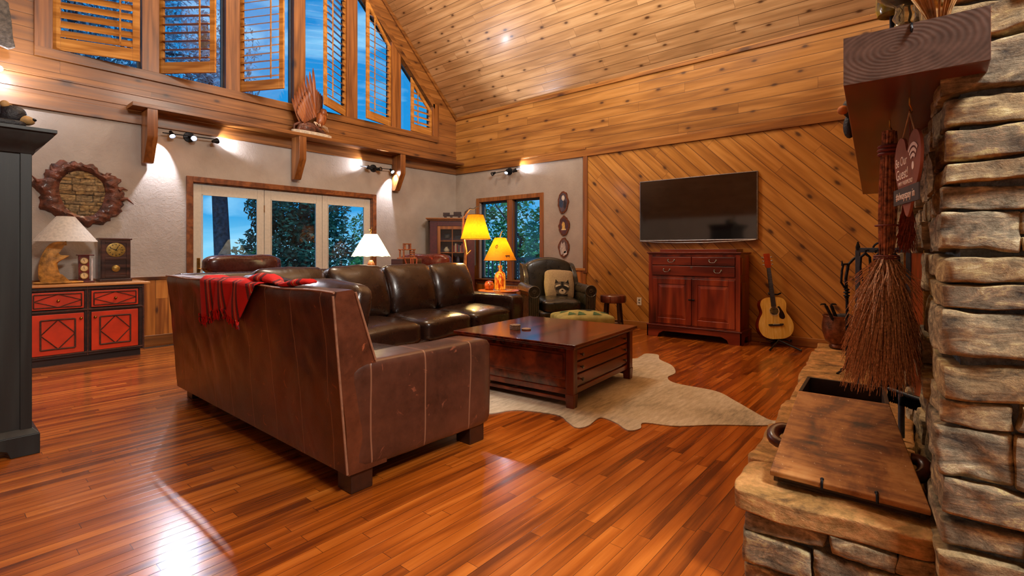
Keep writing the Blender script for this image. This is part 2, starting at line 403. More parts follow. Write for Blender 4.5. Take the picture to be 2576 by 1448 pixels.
# upper far wall with the gable window
def pz(x): return min(ZE+(XB-x)-.54, (ZR-(XR-x))-.54) if True else 0
GL = [(.918, 1.711), (1.888, 2.64), (2.821, 3.571), (3.749, 4.44), (4.641, 5.32), (5.52, 6.255)]
GZ = 3.32
w = MB()
w.box(X0-.2, XB+.16, YA, YA+.16, ZB, GZ)
w.prism([(X0-.2, GZ), (.918, GZ), (.918, roofz(.918)), (X0-.2, roofz(X0-.2))], YA, YA+.16, 'y')
w.prism([(6.255, GZ), (XB+.16, GZ), (XB+.16, ZE+.02), (6.255, roofz(6.255))], YA, YA+.16, 'y')
w.prism([(.918, pz(.918)), (XR, pz(XR)), (XR, roofz(XR)), (.918, roofz(.918))], YA, YA+.16, 'y')
w.prism([(XR, pz(XR)), (6.255, pz(6.255)), (6.255, roofz(6.255)), (XR, roofz(XR))], YA, YA+.16, 'y')
struct(w.build('wall_far_gable', M_pineA))
# beam boards where plaster meets the pine
w = MB(); w.box(X0, XB, YA-.03, YA, ZB, ZB+.15); struct(w.build('trim_3', M_trimX, bevel=.004))
w = MB(); w.box(X0, XB-.0, YA-.012, YA, 2.86, 3.0); w.box(X0, XB, YA-.02, YA, 3.0, 3.02); struct(w.build('trim_4', M_trimX, bevel=.003))
# window casing and mullions
w = MB(); w.box(.77, 6.40, YA-.03, YA, 3.215, GZ+.005); struct(w.build('trim_5', M_trimX, bevel=.004))
w = MB()
w.box(.77, .918, YA-.03, YA, GZ, pz(.918)+.1).box(6.255, 6.40, YA-.03, YA, GZ, pz(6.255)+.06)
for i in range(5):
    a, b = GL[i][1], GL[i+1][0]
    za, zb = pz(a), pz(b); w.prism([(a, GZ), (b, GZ), (b, zb+.02), (a, za+.02)], YA-.02, YA+.15, 'y')
struct(w.build('trim_6', M_trimZ, bevel=.004))
w = MB()
t = .13
w.prism([(XR, pz(XR)), (6.30, pz(6.30)), (6.30, pz(6.30)+t), (XR, pz(XR)+t)], YA-.03, YA, 'y')
w.prism([(.87, pz(.87)), (XR, pz(XR)), (XR, pz(XR)+t), (.87, pz(.87)+t)], YA-.03, YA, 'y')
w.prism([(XR, ZR-.09), (XB, ZE-.09), (XB, ZE+.02), (XR, ZR+.02)], YA-.03, YA, 'y')
w.prism([(X0, roofz(X0)-.09), (XR, ZR-.09), (XR, ZR+.02), (X0, roofz(X0)+.02)], YA-.03, YA, 'y')
struct(w.build('trim_7', M_trimX, bevel=.003))
M_sash = flat('dark_blue_sash', (34, 48, 66), .5)
def slope_poly(a, b, z0, ins):
    return [(a+ins, z0+ins), (b-ins, z0+ins)]+([(b-ins, pz(b-ins)-ins*1.2), (XR, pz(XR)-ins), (a+ins, pz(a+ins)-ins*1.2)] if a < XR < b else [(b-ins, pz(b-ins)-ins*1.2), (a+ins, pz(a+ins)-ins*1.2)])
for i, (a, b) in enumerate(GL):
    fr = MB(); out = slope_poly(a, b, GZ, 0.0); inn = slope_poly(a, b, GZ, .028); n = len(out)
    vs = [(x, YA+.075, z) for x, z in out]+[(x, YA+.075, z) for x, z in inn]+[(x, YA+.11, z) for x, z in out]+[(x, YA+.11, z) for x, z in inn]
    fs = []
    for k in range(n):
        j = (k+1) % n
        fs += [(k, j, n+j, n+k), (2*n+k, 3*n+k, 3*n+j, 2*n+j), (n+k, n+j, 3*n+j, 3*n+k), (k, 2*n+k, 2*n+j, j)]
    fr.add(vs, fs); f_ = struct(fr.build('window_%d' % (i+1), M_sash))
    MB().prism(slope_poly(a, b, GZ, .02), YA+.088, YA+.094, 'y').build('glass_pane', M_glass, f_)
# ceiling
w = MB(); w.prism([(XR, ZR), (XB+.2, ZE-.2), (XB+.2, ZE+.0), (XR, ZR+.2)], Y0-.2, YA+.2, 'y'); struct(w.build('ceiling_right', M_ceilR))
w = MB(); w.prism([(X0-.2, roofz(X0-.2)), (XR, ZR), (XR, ZR+.2), (X0-.2, roofz(X0-.2)+.2)], Y0-.2, YA+.2, 'y'); struct(w.build('ceiling_left', M_ceilL))
# side wall (television wall)
WY0, WY1, WZ0, WZ1 = 5.17, 6.61, .62, 2.075
TY = 4.251
w = MB(); w.box(XB, XB+.16, TY, WY0, 0, ZB).box(XB, XB+.16, WY1, YA, 0, ZB).box(XB, XB+.16, WY0, WY1, 0, WZ0).box(XB, XB+.16, WY0, WY1, WZ1, ZB)
struct(w.build('wall_side', M_plaster))
struct(MB().box(XB, XB+.16, Y0-.2, TY, 0, ZB).build('wall_side_diagonal', M_pineD))
struct(MB().box(XB, XB+.16, Y0-.2, YA+.16, ZB, ZE+.02).build('wall_side_upper', M_pineB))
w = MB(); w.box(XB-.018, XB, TY, WY0-.075, .11, .835).box(XB-.018, XB, WY1+.075, YA, .11, .835).box(XB-.018, XB, WY0-.075, WY1+.075, .11, WZ0-.1)
struct(w.build('trim_8', M_wains))
w = MB(); w.box(XB-.035, XB, TY, WY0-.075, .835, .875).box(XB-.035, XB, WY1+.075, YA-.035, .835, .875)
struct(w.build('trim_9', M_trimY, bevel=.004))
struct(MB().box(XB-.03, XB, TY-.03, TY+.045, .80, ZB).build('trim_10', M_trimZ, bevel=.004))
struct(MB().box(XB-.03, XB, Y0, YA-.03, ZB, ZB+.11).build('trim_15', M_trimY, bevel=.004))
w = MB(); w.box(XB-.04, XB, TY, YA-.03, ZB+.11, ZB+.145); struct(w.build('trim_11', M_trimY, bevel=.004))
w = MB(); w.box(XB-.03, XB, Y0, YA-.03, ZE-.075, ZE-.02); struct(w.build('trim_12', M_trimY, bevel=.006))
w = MB(); w.box(XB-.026, XB, .25, YA-.03, 0, .11); struct(w.build('baseboard_side', M_trimY, bevel=.006))
# unseen walls
struct(MB().box(X0-.16, X0, Y0-.2, YA+.16, 0, roofz(X0)+.1).build('wall_left', M_plaster))
w = MB(); w.prism([(X0-.2, 0), (XB+.16, 0), (XB+.16, ZE), (XR, ZR), (X0-.2, roofz(X0-.2))], Y0-.16, Y0, 'y'); struct(w.build('wall_back', M_plaster))
# side window
M_wfr = M_trimZ
w = MB(); c = .075
w.box(XB-.025, XB, WY0-c, WY0, WZ0-.07, WZ1+c).box(XB-.025, XB, WY1, WY1+c, WZ0-.07, WZ1+c).box(XB-.025, XB, WY0, WY1, WZ1, WZ1+c).box(XB-.025, XB, WY0, WY1, WZ0-.07, WZ0-.012)
w.box(XB-.02, XB+.12, 5.79, 5.91, WZ0, WZ1)
sw = struct(w.build('window_7', M_trimZ, bevel=.004))
MB().box(XB-.07, XB+.12, WY0-c-.02, WY1+c+.02, WZ0-.012, WZ0+.012).build('window_sill', M_trimY, sw, bevel=.004)
for a, b in ((WY0, 5.79), (5.91, WY1)):
    q = MB(); e = .035
    q.box(XB+.05, XB+.09, a, a+e, WZ0, WZ1).box(XB+.05, XB+.09, b-e, b, WZ0, WZ1).box(XB+.05, XB+.09, a, b, WZ0, WZ0+e).box(XB+.05, XB+.09, a, b, WZ1-e, WZ1)
    q.build('sash', M_sash, sw)
    MB().box(XB+.067, XB+.073, a+.03, b-.03, WZ0+.03, WZ1-.03).build('glass_pane', M_glass, sw)
MB().box(XB+.03, XB+.05, 5.83, 5.86, 1.38, 1.46).build('window_latch', M_brass, sw, bevel=.003)
# door set
w = MB(); c = .072
w.box(DX0-c, DX0, YA-.028, YA, 0, DZ+c).box(DX1, DX1+c, YA-.028, YA, 0, DZ+c).box(DX0, DX1, YA-.028, YA, DZ, DZ+c)
w.box(DX0-.0, DX0+.012, YA, YA+.16, 0, DZ).box(DX1-.012, DX1, YA, YA+.16, 0, DZ).box(DX0, DX1, YA, YA+.16, DZ-.012, DZ)
struct(w.build('trim_13', wood('door_trim_pine', (84,44,18), (122,66,28), (150,90,42), u=(0,0,1), v=(1,0,0), rough=.38, coat=.1), bevel=.004))
dx = [(DX0+.012, 3.162, 2.368, 3.069), (3.162, 4.045, 3.257, 3.95), (4.045, DX1-.012, 4.139, 4.80)]
for i, (a, b, g0, g1) in enumerate(dx):
    q = MB(); y0, y1 = YA+.03, YA+.075; zt, zb = 1.89, .26
    q.box(a+.003, g0, y0, y1, .012, DZ-.016).box(g1, b-.003, y0, y1, .012, DZ-.016).box(g0, g1, y0, y1, zt, DZ-.016).box(g0, g1, y0, y1, .012, zb)
    q.box(g0-.0, g0+.012, y0-.006, y0, zb, zt).box(g1-.012, g1, y0-.006, y0, zb, zt).box(g0, g1, y0-.006, y0, zt-.012, zt).box(g0, g1, y0-.006, y0, zb, zb+.012)
    dr = struct(q.build('door_%d' % (i+1), M_paintw, bevel=.003))
    MB().box(g0, g1, YA+.05, YA+.056, zb, zt).build('glass_pane', M_glass, dr)
    if i == 0:
        MB().box(a+.045, a+.085, y0-.008, y0, .86, 1.06).build('lock_plate', M_brass, dr, bevel=.004)
        MB().tube([(a+.065, y0-.008, .92), (a+.065, y0-.05, .92), (a+.12, y0-.052, .915), (a+.17, y0-.05, .925)], .008, 8).build('door_handle', M_brass, dr, smooth=60)
    if i == 1:
        for z in (1.75, 1.0, .3): MB().box(a-.006, a+.004, y0-.006, y0, z-.05, z+.05).build('hinge', M_brass, dr)
struct(MB().box(DX0, DX1, YA-.02, YA+.16, 0, .012).build('trim_14', M_brass))
# ================================================================ shelf with three brackets
SY = 6.985
sh = tag(MB().box(1.56, XB-.05, SY, YA-.03, 2.815, 2.86).build('display_shelf', M_trimX, bevel=.004), 'long pine ledge shelf running under the gable window', 'shelf')
BR = [(1.755, 'leftmost pine shelf bracket, above and right of the driftwood mirror'), (3.58, 'middle pine shelf bracket, directly under the carved eagle'), (5.37, 'rightmost pine shelf bracket, near the right end of the ledge')]
b0 = None
for bx, lb in BR:
    if b0 is None:
        b0 = thing('shelf_bracket', lb, 'bracket', (0,0,0), local=True, group='pine brackets under the long shelf')
        y1, y0, z1, z0 = -.030, -.275, 2.815, 2.20
        MB().prism([(y1, z1), (y0, z1), (y0, z0+.30), (y0+.01, z0+.27), (y0+.15, z0+.02), (y0+.17, z0), (y1, z0)], -.052, .052, 'x').build('bracket_body', M_trimZ, b0, bevel=.004)
        o = b0; o.location = (bx, YA, 0)
    else: o = copy_thing(b0, (bx, YA, 0), 0, lb)
b0['label'] = BR[0][1]
# ================================================================ plantation shutters
def shutter(hx, side, wdt, ang, ztop, tilt, label, ztop2=None, zb=3.33):
    """hinge at hx; side=+1 hinge at left; ang = how far the free edge swings into the room"""
    t = thing('plantation_shutter', label, 'shutter', (hx, YA+.02, zb), 0, 'pine plantation shutters in the gable window', local=True)
    t.rotation_euler = (0, 0, (-ang if side > 0 else ang))
    st, th = .066, .030
    X = lambda x: x*side
    h1 = ztop-zb; h2 = (ztop2 if ztop2 is not None else ztop)-zb
    def H(x): return h1+(h2-h1)*x/wdt      # height at distance x from the hinge
    fr = MB()
    def pr(x0, x1, za, zb_, zc, zd): # quad prism, za/zb_ bottom at x0/x1, zc/zd top at x1/x0
        fr.prism([(X(x0), za), (X(x1), zb_), (X(x1), zc), (X(x0), zd)], -th/2, th/2, 'y')
    pr(0, st, 0, 0, H(st), H(0)); pr(wdt-st, wdt, 0, 0, H(wdt), H(wdt-st))
    pr(st, wdt-st, 0, 0, .135, .135); pr(st, wdt-st, H(st)-.08, H(wdt-st)-.08, H(wdt-st), H(st))
    f = fr.build('frame', M_shut, t, bevel=.003)
    sp = .103; k = 0; z = .135+sp*.5; lv = []
    top = max(h1, h2)
    while z < top-.1 and k < 60:
        a, b = st, wdt-st
        if abs(h1-h2) > .01: # clip to slope
            lo = z+.10; xs = [x for x in [st+(wdt-2*st)*q/40 for q in range(41)] if H(x) > lo]
            if not xs: break
            a, b = min(xs), max(xs)
        if b-a > .05:
            lm = MB(); xx = sorted((X(a), X(b)))
            lm.prism([(.052*math.cos(q), .006*math.sin(q)) for q in [2*PI*j/10 for j in range(10)]], xx[0], xx[1], 'x')
            lm.M = T(0, 0, z) @ RX(tilt)
            lm.v = [lm.M @ v for v in lm.v]
            lm.build('louver', M_shut, t, smooth=50)
        z += sp; k += 1
    xb = X(wdt*.78)
    MB().box(xb-.007, xb+.007, -.070, -.056, .13, max(.2, H(wdt*.78)-.12)).build('tilt_rod', M_shut, t)
    return t
rad = math.radians
shutter(.925, 1, .765, rad(23), 4.21, rad(62), 'pine plantation shutter at the far left, louvers nearly closed', 4.80)
shutter(1.895, 1, .72, rad(53), 5.05, rad(12), 'pine shutter second from left, louvers open flat', 5.7)
shutter(2.828, 1, .70, rad(63), 6.1, rad(32), 'pine shutter third from left, swung furthest into the room', 6.1)
shutter(4.435, -1, .66, rad(32), 5.55, rad(28), 'tall pine shutter hanging just right of the carved eagle', 6.1)
shutter(5.315, -1, .62, rad(16), 4.74, rad(28), 'narrow pine shutter second from right, slanted top', 5.3)
shutter(6.25, -1, .52, rad(5), 3.80, rad(40), 'smallest pine shutter at the right end, slanted top', 4.3)
# ================================================================ track lights
M_bulb = emit('lamp_face', (235, 238, 255), 45)
COOL = (.86, .88, 1.0)
def track(cx, cz, wall, heads, label, L=.62):
    """heads: list of (offset along bar, aim direction, lit)"""
    if wall == 'far': base = T(cx, YA, cz)
    else: base = T(XB, cx, cz) @ RZ(-PI/2)
    t = thing('track_light', label, 'lamp', base.translation, 0, 'black track lights below the pine trim')
    MB(base).lathe([(.065, 0), (.062, .02), (.02, .03), (.012, .09)], 20, RX(PI/2)).build('mounting_plate', M_iron, t, smooth=40)
    MB(base).tube([(-L/2, -.09, -.01), (0, -.095, 0), (L/2, -.09, .01)], .007, 8).build('bar', M_iron, t, smooth=60)
    for hx, aim, lit in heads:
        a = Vector(aim).normalized(); q = a.to_track_quat('Z', 'Y').to_matrix().to_4x4()
        hm = base @ T(hx, -.115, -.02)
        hd = MB(hm @ q).lathe([(.004, -.055), (.018, -.05), (.022, -.02), (.034, .012), (.037, .03), (.033, .032), (.028, .012), (.004, .0)], 18).build('lamp_head', M_iron, t, smooth=40)
        MB(hm @ q).lathe([(.001, .020), (.026, .022)], 18, cap=False).build('lamp_face', M_bulb if lit else M_chrome, hd)
        if lit > 1:
            p = (hm @ q) @ Vector((0, 0, .05)); d = (base.to_3x3() @ a)
            spot('track_spot', p, p+d, lit, COOL, 105, .55)
    return t
track(2.21, 2.60, 'far', [(-.22, (.1, -.6, -.8), 12), (.02, (-.25, -1.0, -.45), .5), (.27, (.7, .35, .25), 22)], 'black track light left of the door, its middle lamp facing the room')
spot('track_lamp', (2.03, 7.0, 2.66), (1.1, 2.6, 0), 80, COOL, 120, .8, .015)
track(4.95, 2.55, 'far', [(-.16, (-.7, .35, .3), 22), (.05, (.3, -1, .1), 0), (.30, (.1, -.7, -.6), 3)], 'black track light above the right end of the door')
track(5.86, 2.585, 'side', [(-.30, (-.3, -1, -.5), 0), (.02, (.2, -.6, -.8), 6), (.22, (.72, .5, .45), 26)], 'black track light above the side window')
spot('track_spot', (1.95, 7.12, 2.50), (1.50, 7.30, 1.75), 60, (.80, .84, 1), 105, .35)
spot('track_spot', (5.28, 7.12, 2.48), (5.42, 7.30, 1.75), 48, (.80, .84, 1), 95, .35)
spot('track_spot', (6.6, 5.7, 2.62), (5.7, 5.2, 4.6), 90, COOL, 90, .7)
spot('track_spot', (5.0, 7.0, 2.60), (4.6, 4.6, 5.5), 60, COOL, 90, .7)
# ================================================================ outside: deck, rail, trees
M_deck = wood('deck_boards', (60,52,46), (84,74,66), (104,94,86), u=(1,0,0), v=(0,1,0), plank=.14, rough=.7)
gnd = MB().box(-60, 80, 9.6, 120, -9, -8.8).box(8.9, 80, -60, 9.6, -9, -8.8).build('hillside', flat('forest_floor', (34, 54, 38), .9, var=.5, scale=2)); struct(gnd)
dk = MB().box(-3, 10.4, YA+.16, 9.6, -.2, -.02).box(XB+.16, 8.9, -3, YA+.16, -.2, -.02).build('deck', M_deck); struct(dk)
po = thing('porch', 'dark covered porch with timber posts and rail outside the side window', 'porch', (7.9, 5.9, -.02))
MB().box(XB+.16, 8.9, 3.0, 6.55, 2.35, 2.5).build('porch_roof', flat('dark_timber', (34, 28, 26), .7), po)
for y in (3.4, 6.45): MB().box(8.72, 8.86, y, y+.13, -.02, 2.35).build('post', flat('dark_timber', (34, 28, 26), .7), po)
MB().box(8.74, 8.84, 3.0, 9.5, .93, 1.0).build('rail', flat('grey_rail', (92, 104, 112), .6), po)
for k in range(54): pass
b_ = MB()
for k in range(48): b_.box(8.775, 8.805, 3.06+k*.134, 3.09+k*.134, .08, .93)
b_.build('baluster_panel', flat('grey_rail', (92, 104, 112), .6), po)
def leafcloud(mb, c, r, n, size, rnd):
    for i in range(n):
        while True:
            p = Vector((rnd.uniform(-1, 1), rnd.uniform(-1, 1), rnd.uniform(-1, 1)))
            if p.length < 1: break
        p = Vector(c)+Vector((p.x*r[0], p.y*r[1], p.z*r[2]))
        a = Vector((rnd.gauss(0, 1), rnd.gauss(0, 1), rnd.gauss(0, 1))).normalized(); b = a.orthogonal().normalized(); s = size*rnd.uniform(.6, 1.4)
        q = len(mb.v); mb.v += [p-a*s, p+b*s*.5, p+a*s, p-b*s*.5]; mb.f.append((q, q+1, q+2, q+3))
M_bark = flat('bark', (44, 52, 66), .9, var=.45, scale=12, bump=.8, bscale=20)
M_leafA = flat('leaves_green', (70, 136, 76), .7, var=.5, scale=1.5)
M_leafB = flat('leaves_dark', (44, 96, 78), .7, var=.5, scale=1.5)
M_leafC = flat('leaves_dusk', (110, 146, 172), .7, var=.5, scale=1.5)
def tree(label, base, top, r0, crowns, mat, seed, size=.11, branches=()):
    rnd = random.Random(seed); t = thing('tree', label, 'tree', base, 0, 'trees beyond the windows')
    pts = [Vector(base).lerp(Vector(top), k/8)+Vector((rnd.uniform(-.1, .1), rnd.uniform(-.1, .1), 0))*(k > 0) for k in range(9)]
    MB().tube(pts, [r0*(1-.6*k/8) for k in range(9)], 10).build('trunk', M_bark, t, smooth=80)
    for b in branches: MB().tube(b[0], [b[1]*(1-.7*k/(len(b[0])-1)) for k in range(len(b[0]))], 6).build('branch', M_bark, t, smooth=80)
    m = MB()
    for c, r, n in crowns: leafcloud(m, c, r, int(n*1.9), size*.66, rnd)
    fo = m.build('foliage', mat, t); fo['kind'] = 'stuff'
    return t
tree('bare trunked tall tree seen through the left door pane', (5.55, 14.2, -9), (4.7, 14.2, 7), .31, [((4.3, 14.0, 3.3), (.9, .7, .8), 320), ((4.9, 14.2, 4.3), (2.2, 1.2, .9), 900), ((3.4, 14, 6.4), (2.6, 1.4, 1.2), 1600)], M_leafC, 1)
tree('tall dark evergreen filling the middle door pane', (8.3, 16.0, -9), (8.2, 16.0, 4.6), .3, [((8.2, 16, .5), (2.3, 1.6, 2.0), 5200), ((8.1, 16, 2.6), (1.7, 1.3, 1.3), 2600), ((8.3, 16, -1.6), (2.6, 1.8, 1.6), 3600)], M_leafB, 2, .13)
tree('leafy green tree filling the right door pane', (9.6, 13.2, -9), (9.9, 13.2, 3.2), .16, [((9.9, 13.3, .4), (1.6, 1.2, 1.5), 5200), ((9.0, 13.3, 1.9), (.7, .6, .5), 400), ((10.6, 13.4, 2.2), (.8, .7, .7), 700), ((9.6, 13.2, -1.3), (2.0, 1.4, 1.2), 3600)], M_leafA, 3, .09,
     branches=[([(9.9, 13.1, .6), (9.6, 13.0, 1.4), (9.0, 12.95, 2.1), (8.3, 12.9, 2.9)], .05), ([(9.6, 13.0, 1.4), (10.1, 12.9, 2.3), (10.4, 12.9, 3.0)], .035)])
tree('low bushy tree beyond the left door pane on the right', (6.6, 15.6, -9), (6.6, 15.6, .9), .14, [((6.6, 15.6, .45), (.75, .6, .75), 1500), ((6.8, 15.6, -1.0), (1.1, .9, 1.1), 1800)], M_leafA, 4, .08)
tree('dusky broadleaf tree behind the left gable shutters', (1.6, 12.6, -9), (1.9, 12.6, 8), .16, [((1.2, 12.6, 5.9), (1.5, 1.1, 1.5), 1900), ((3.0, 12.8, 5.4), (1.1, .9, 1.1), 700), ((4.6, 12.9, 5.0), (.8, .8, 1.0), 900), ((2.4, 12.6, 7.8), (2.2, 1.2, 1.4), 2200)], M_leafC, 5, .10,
     branches=[([(1.8, 12.6, 4.4), (2.6, 12.7, 5.3), (4.4, 12.8, 5.6)], .06), ([(1.8, 12.6, 5), (1.0, 12.6, 6.4)], .05)])
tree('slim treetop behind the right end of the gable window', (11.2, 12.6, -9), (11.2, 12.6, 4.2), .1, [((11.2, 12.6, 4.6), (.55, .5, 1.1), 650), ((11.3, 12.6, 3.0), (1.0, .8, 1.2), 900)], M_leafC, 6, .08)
tree('dark forest tree outside the left half of the side window', (12.6, 10.6, -9), (12.6, 10.6, 4.6), .2, [((12.4, 10.8, 1.0), (1.2, 2.2, 2.0), 3000), ((12.4, 11.6, 3.2), (1.4, 1.6, 1.2), 700), ((12.6, 9.8, -1.2), (1.4, 2.4, 1.4), 2400)], M_leafA, 7, .12, branches=[([(12.2, 10.2, .6), (11.8, 9.6, 1.5), (11.5, 10.4, 2.6)], .06)])
tree('green forest tree outside the right half of the side window', (12.9, 7.6, -9), (12.9, 7.6, 4.6), .2, [((12.6, 8.2, 1.0), (1.2, 2.0, 2.0), 3600), ((12.6, 7.6, 3.2), (1.6, 1.6, 1.2), 1500), ((12.9, 8.0, -1.2), (1.6, 2.2, 1.4), 3000)], M_leafA, 8, .12)
# ================================================================ SECTIONAL SOFA
LD, LL = (44, 21, 13), (122, 66, 42)
M_lthBack = leather('sofa_leather_back', LD, LL, .30, seam=(0.05, 1, 0), sp=.30, coat=.3, bump=.5, wr=1.7)
M_lthArm = leather('sofa_leather_arm', (38, 21, 16), (100, 58, 42), .30, seam=(1, 0, 0), sp=.335, coat=.3, bump=.22)
M_lth = leather('sofa_leather', (30, 16, 11), (50, 29, 20), .27, scuff=.0, coat=.4, bump=.35)
M_piping = flat('pale_leather_seam', (150, 108, 84), .5)
M_foot = flat('dark_stained_foot', (52, 26, 15), .4, coat=.2)
sofa = thing('sectional_sofa', 'dark brown leather L shaped sectional sofa facing the television wall', 'sofa', (1.27, 2.08, 0))
# back of the near run: leaning slab with wrinkled outer face
def slab(mb, prof, y0, y1, ny, amp, seed, M=None):
    """prof: closed list of (x, z) densified; extruded along y, displaced"""
    pr = []
    for i in range(len(prof)):
        a, b = prof[i], prof[(i+1) % len(prof)]; L = math.hypot(a[0]-b[0], a[1]-b[1]); n = max(1, int(L/.045))
        for k in range(n): pr.append((a[0]+(b[0]-a[0])*k/n, a[1]+(b[1]-a[1])*k/n))
    n = len(pr); vs = []; fs = []
    for j in range(ny+1):
        y = y0+(y1-y0)*j/ny
        for x, z in pr:
            # long diagonal drag wrinkles
            rdg = 1-abs(noise.noise(Vector((y*2.6-z*3.2, (y+z)*.9, seed+noise.noise(Vector((y, z, 2)))))))
            w = noise.noise(Vector((y*1.6+z*1.5+seed, z*.6-y*.5, seed)))*amp+rdg**7*amp*.5*(.5+noise.noise(Vector((y*.9, z, 9))))+noise.noise(Vector((y*7+z*5, z*3-y*3, seed)))*amp*.25
            w *= min(1, max(0, z-.1)*3, max(0, 1.1-z)*4)
            vs.append((x+w, y, z+w*.15))
    for j in range(ny):
        for i in range(n):
            i2 = (i+1) % n; fs.append((j*n+i, j*n+i2, (j+1)*n+i2, (j+1)*n+i))
    fs.append(tuple(range(n))); fs.append(tuple(ny*n+i for i in range(n-1, -1, -1)))
    mb.add(vs, fs, M)
SK = Matrix(((1, .002, 0, -.002*2.08), (0, 1, 0, 0), (0, 0, 1, 0), (0, 0, 0, 1)))
b = MB(); slab(b, [(1.285, .10), (1.21, .93), (1.222, .962), (1.30, .968), (1.322, .95), (1.44, .60), (1.50, .10)], 2.085, 4.50, 90, .026, 3, SK)
b.build('backrest', M_lthBack, sofa, smooth=50)
mb = MB()
for x0, z0, x1, z1 in ((1.279, .11, 1.206, .945), (1.432, .62, 1.322, .955)):
    mb.tube([(x0+(x1-x0)*k/8, 2.082, z0+(z1-z0)*k/8) for k in range(9)], .006, 6)
mb.tube([(1.212+0*(y-2.08), y, .960+.004*math.sin(y*9)) for y in [2.085+k*.12 for k in range(21)]], .006, 6)
mb.build('piping', M_piping, sofa, smooth=60)
# near arm
def arm(mb, x0, x1, y0, y1, z0, z1, M=None):
    mb.block(((x0+x1)/2, (y0+y1)/2, (z0+z1)/2), ((x1-x0)/2, (y1-y0)/2, (z1-z0)/2), 14, 14, .008, 2.2, 4.0, M)
b = MB(); arm(b, 1.29, 2.275, 2.08, 2.34, .10, .615); b.build('armrest', M_lthArm, sofa, smooth=60)
# base and seat of the near run
b = MB(); b.block((1.86, 3.2, .20), (.42, 1.05, .11), 8, 12); b.build('seat_base', M_lth, sofa, smooth=60)
def cushion(mb, c, h, M=None, puff=.035, k=7, seed=0, n=14, crease=.006):
    def fn(q):
        a = max(0, 1-(q.x/h[0])**2)*max(0, 1-(q.y/h[1])**2)
        q = q.copy(); q.z += (1 if q.z > 0 else -.3)*puff*a**.7
        e = abs(math.sin(math.atan2(q.y/h[1], q.x/h[0])*2))
        q.z -= crease*2*e*max(abs(q.x/h[0]), abs(q.y/h[1]))**6
        return q
    mb.block(c, h, n, k, crease, 4.5, seed, M, fn=fn)
for y0, y1, sd in ((2.35, 3.42, 1), (3.43, 4.3, 2)):
    b = MB(); cushion(b, (1.87, (y0+y1)/2, .37), (.42, (y1-y0)/2, .085), seed=sd); b.build('seat_cushion', M_lth, sofa, smooth=80)
def pillow(mb, M, w, h, t, seed=0, n=12):
    """standing cushion in local xz plane, thickness y"""
    def fn(q):
        a = max(0, 1-(q.x/w*2)**2)*max(0, 1-(q.z/h*2)**2)
        q = q.copy(); q.y *= (.28+.95*a**.45); r = 1-.06*abs(math.sin(2*math.atan2(q.z/h, q.x/w)))*0-.05*(1-abs(abs(q.x/w*2)-abs(q.z/h*2)))
        q.x *= r; q.z *= r
        return q
    mb.block((0, 0, 0), (w/2, t/2, h/2), n, 9, .008, 6, seed, M, fn=fn)
for yc, wd_, sd in ((2.78, .78, 5), (3.62, .86, 6)):
    b = MB(); pillow(b, T(1.53, yc, .69) @ RZ(PI/2) @ RX(rad(18)), wd_, .60, .24, sd)
    b.build('back_cushion', M_lth, sofa, smooth=80)
# long run, turned a few degrees
S2 = T(1.25, 4.52, 0) @ RZ(rad(5.2))
b = MB(S2); slab(b, [(-.02, .10), (.06, .935), (.05, .965), (-.05, .975), (-.09, .95), (-.2, .6), (-.24, .1)], 0.05, 3.44, 60, .012, 8, RZ(-PI/2) @ Matrix.Diagonal((-1, -1, 1, 1)) @ T(0, 0, 0) if False else Matrix(((0,1,0,0),(1,0,0,0),(0,0,1,0),(0,0,0,1))))
b.build('backrest', M_lth, sofa, smooth=50)
b = MB(S2); b.block((1.9, -.6, .20), (1.5, .40, .11), 10, 12); b.build('seat_base', M_lth, sofa, smooth=60)
b = MB(S2); b.block((3.325, -.50, .36), (.125, .50, .265), 12, 12, .006, 3, 2); b.build('armrest', M_lth, sofa, smooth=60)
for x0, x1, sd in ((.98, 1.74, 1), (1.75, 2.47, 2), (2.48, 3.19, 3)):
    b = MB(S2); cushion(b, ((x0+x1)/2, -.61, .385), ((x1-x0)/2, .42, .10), puff=.045, seed=sd*3.1); b.build('seat_cushion', M_lth, sofa, smooth=80)
for xc, sd, tl in ((.80, 11, 14), (1.50, 12, 16), (2.18, 13, 17), (2.85, 14, 18)):
    b = MB(S2 @ T(xc, -.33, .735) @ RX(rad(-tl))); pillow(b, Matrix(), .69, .56, .27, sd, 14); b.build('back_cushion', M_lth, sofa, smooth=80)
for x, y in ((1.37, 2.16), (2.16, 2.16), (1.42, 4.46), (2.2, 3.3)):
    MB().prism([(x-.06, y-.06), (x+.06, y-.06), (x+.06, y+.06), (x-.06, y+.06)], 0, .115).build('foot', M_foot, sofa, bevel=.006)
for x, y in ((3.34, -.08), (3.34, -.92), (1.8, -.08), (1.8, -.92)):
    p = S2 @ Vector((x, y, 0)); MB().box(p.x-.045, p.x+.045, p.y-.045, p.y+.045, 0, .115).build('foot', M_foot, sofa, bevel=.006)
MB().box(1.52, 1.56, 4.36, 4.40, 0, .12).build('support_leg', flat('blue_white_plastic', (170, 205, 225), .3), sofa)
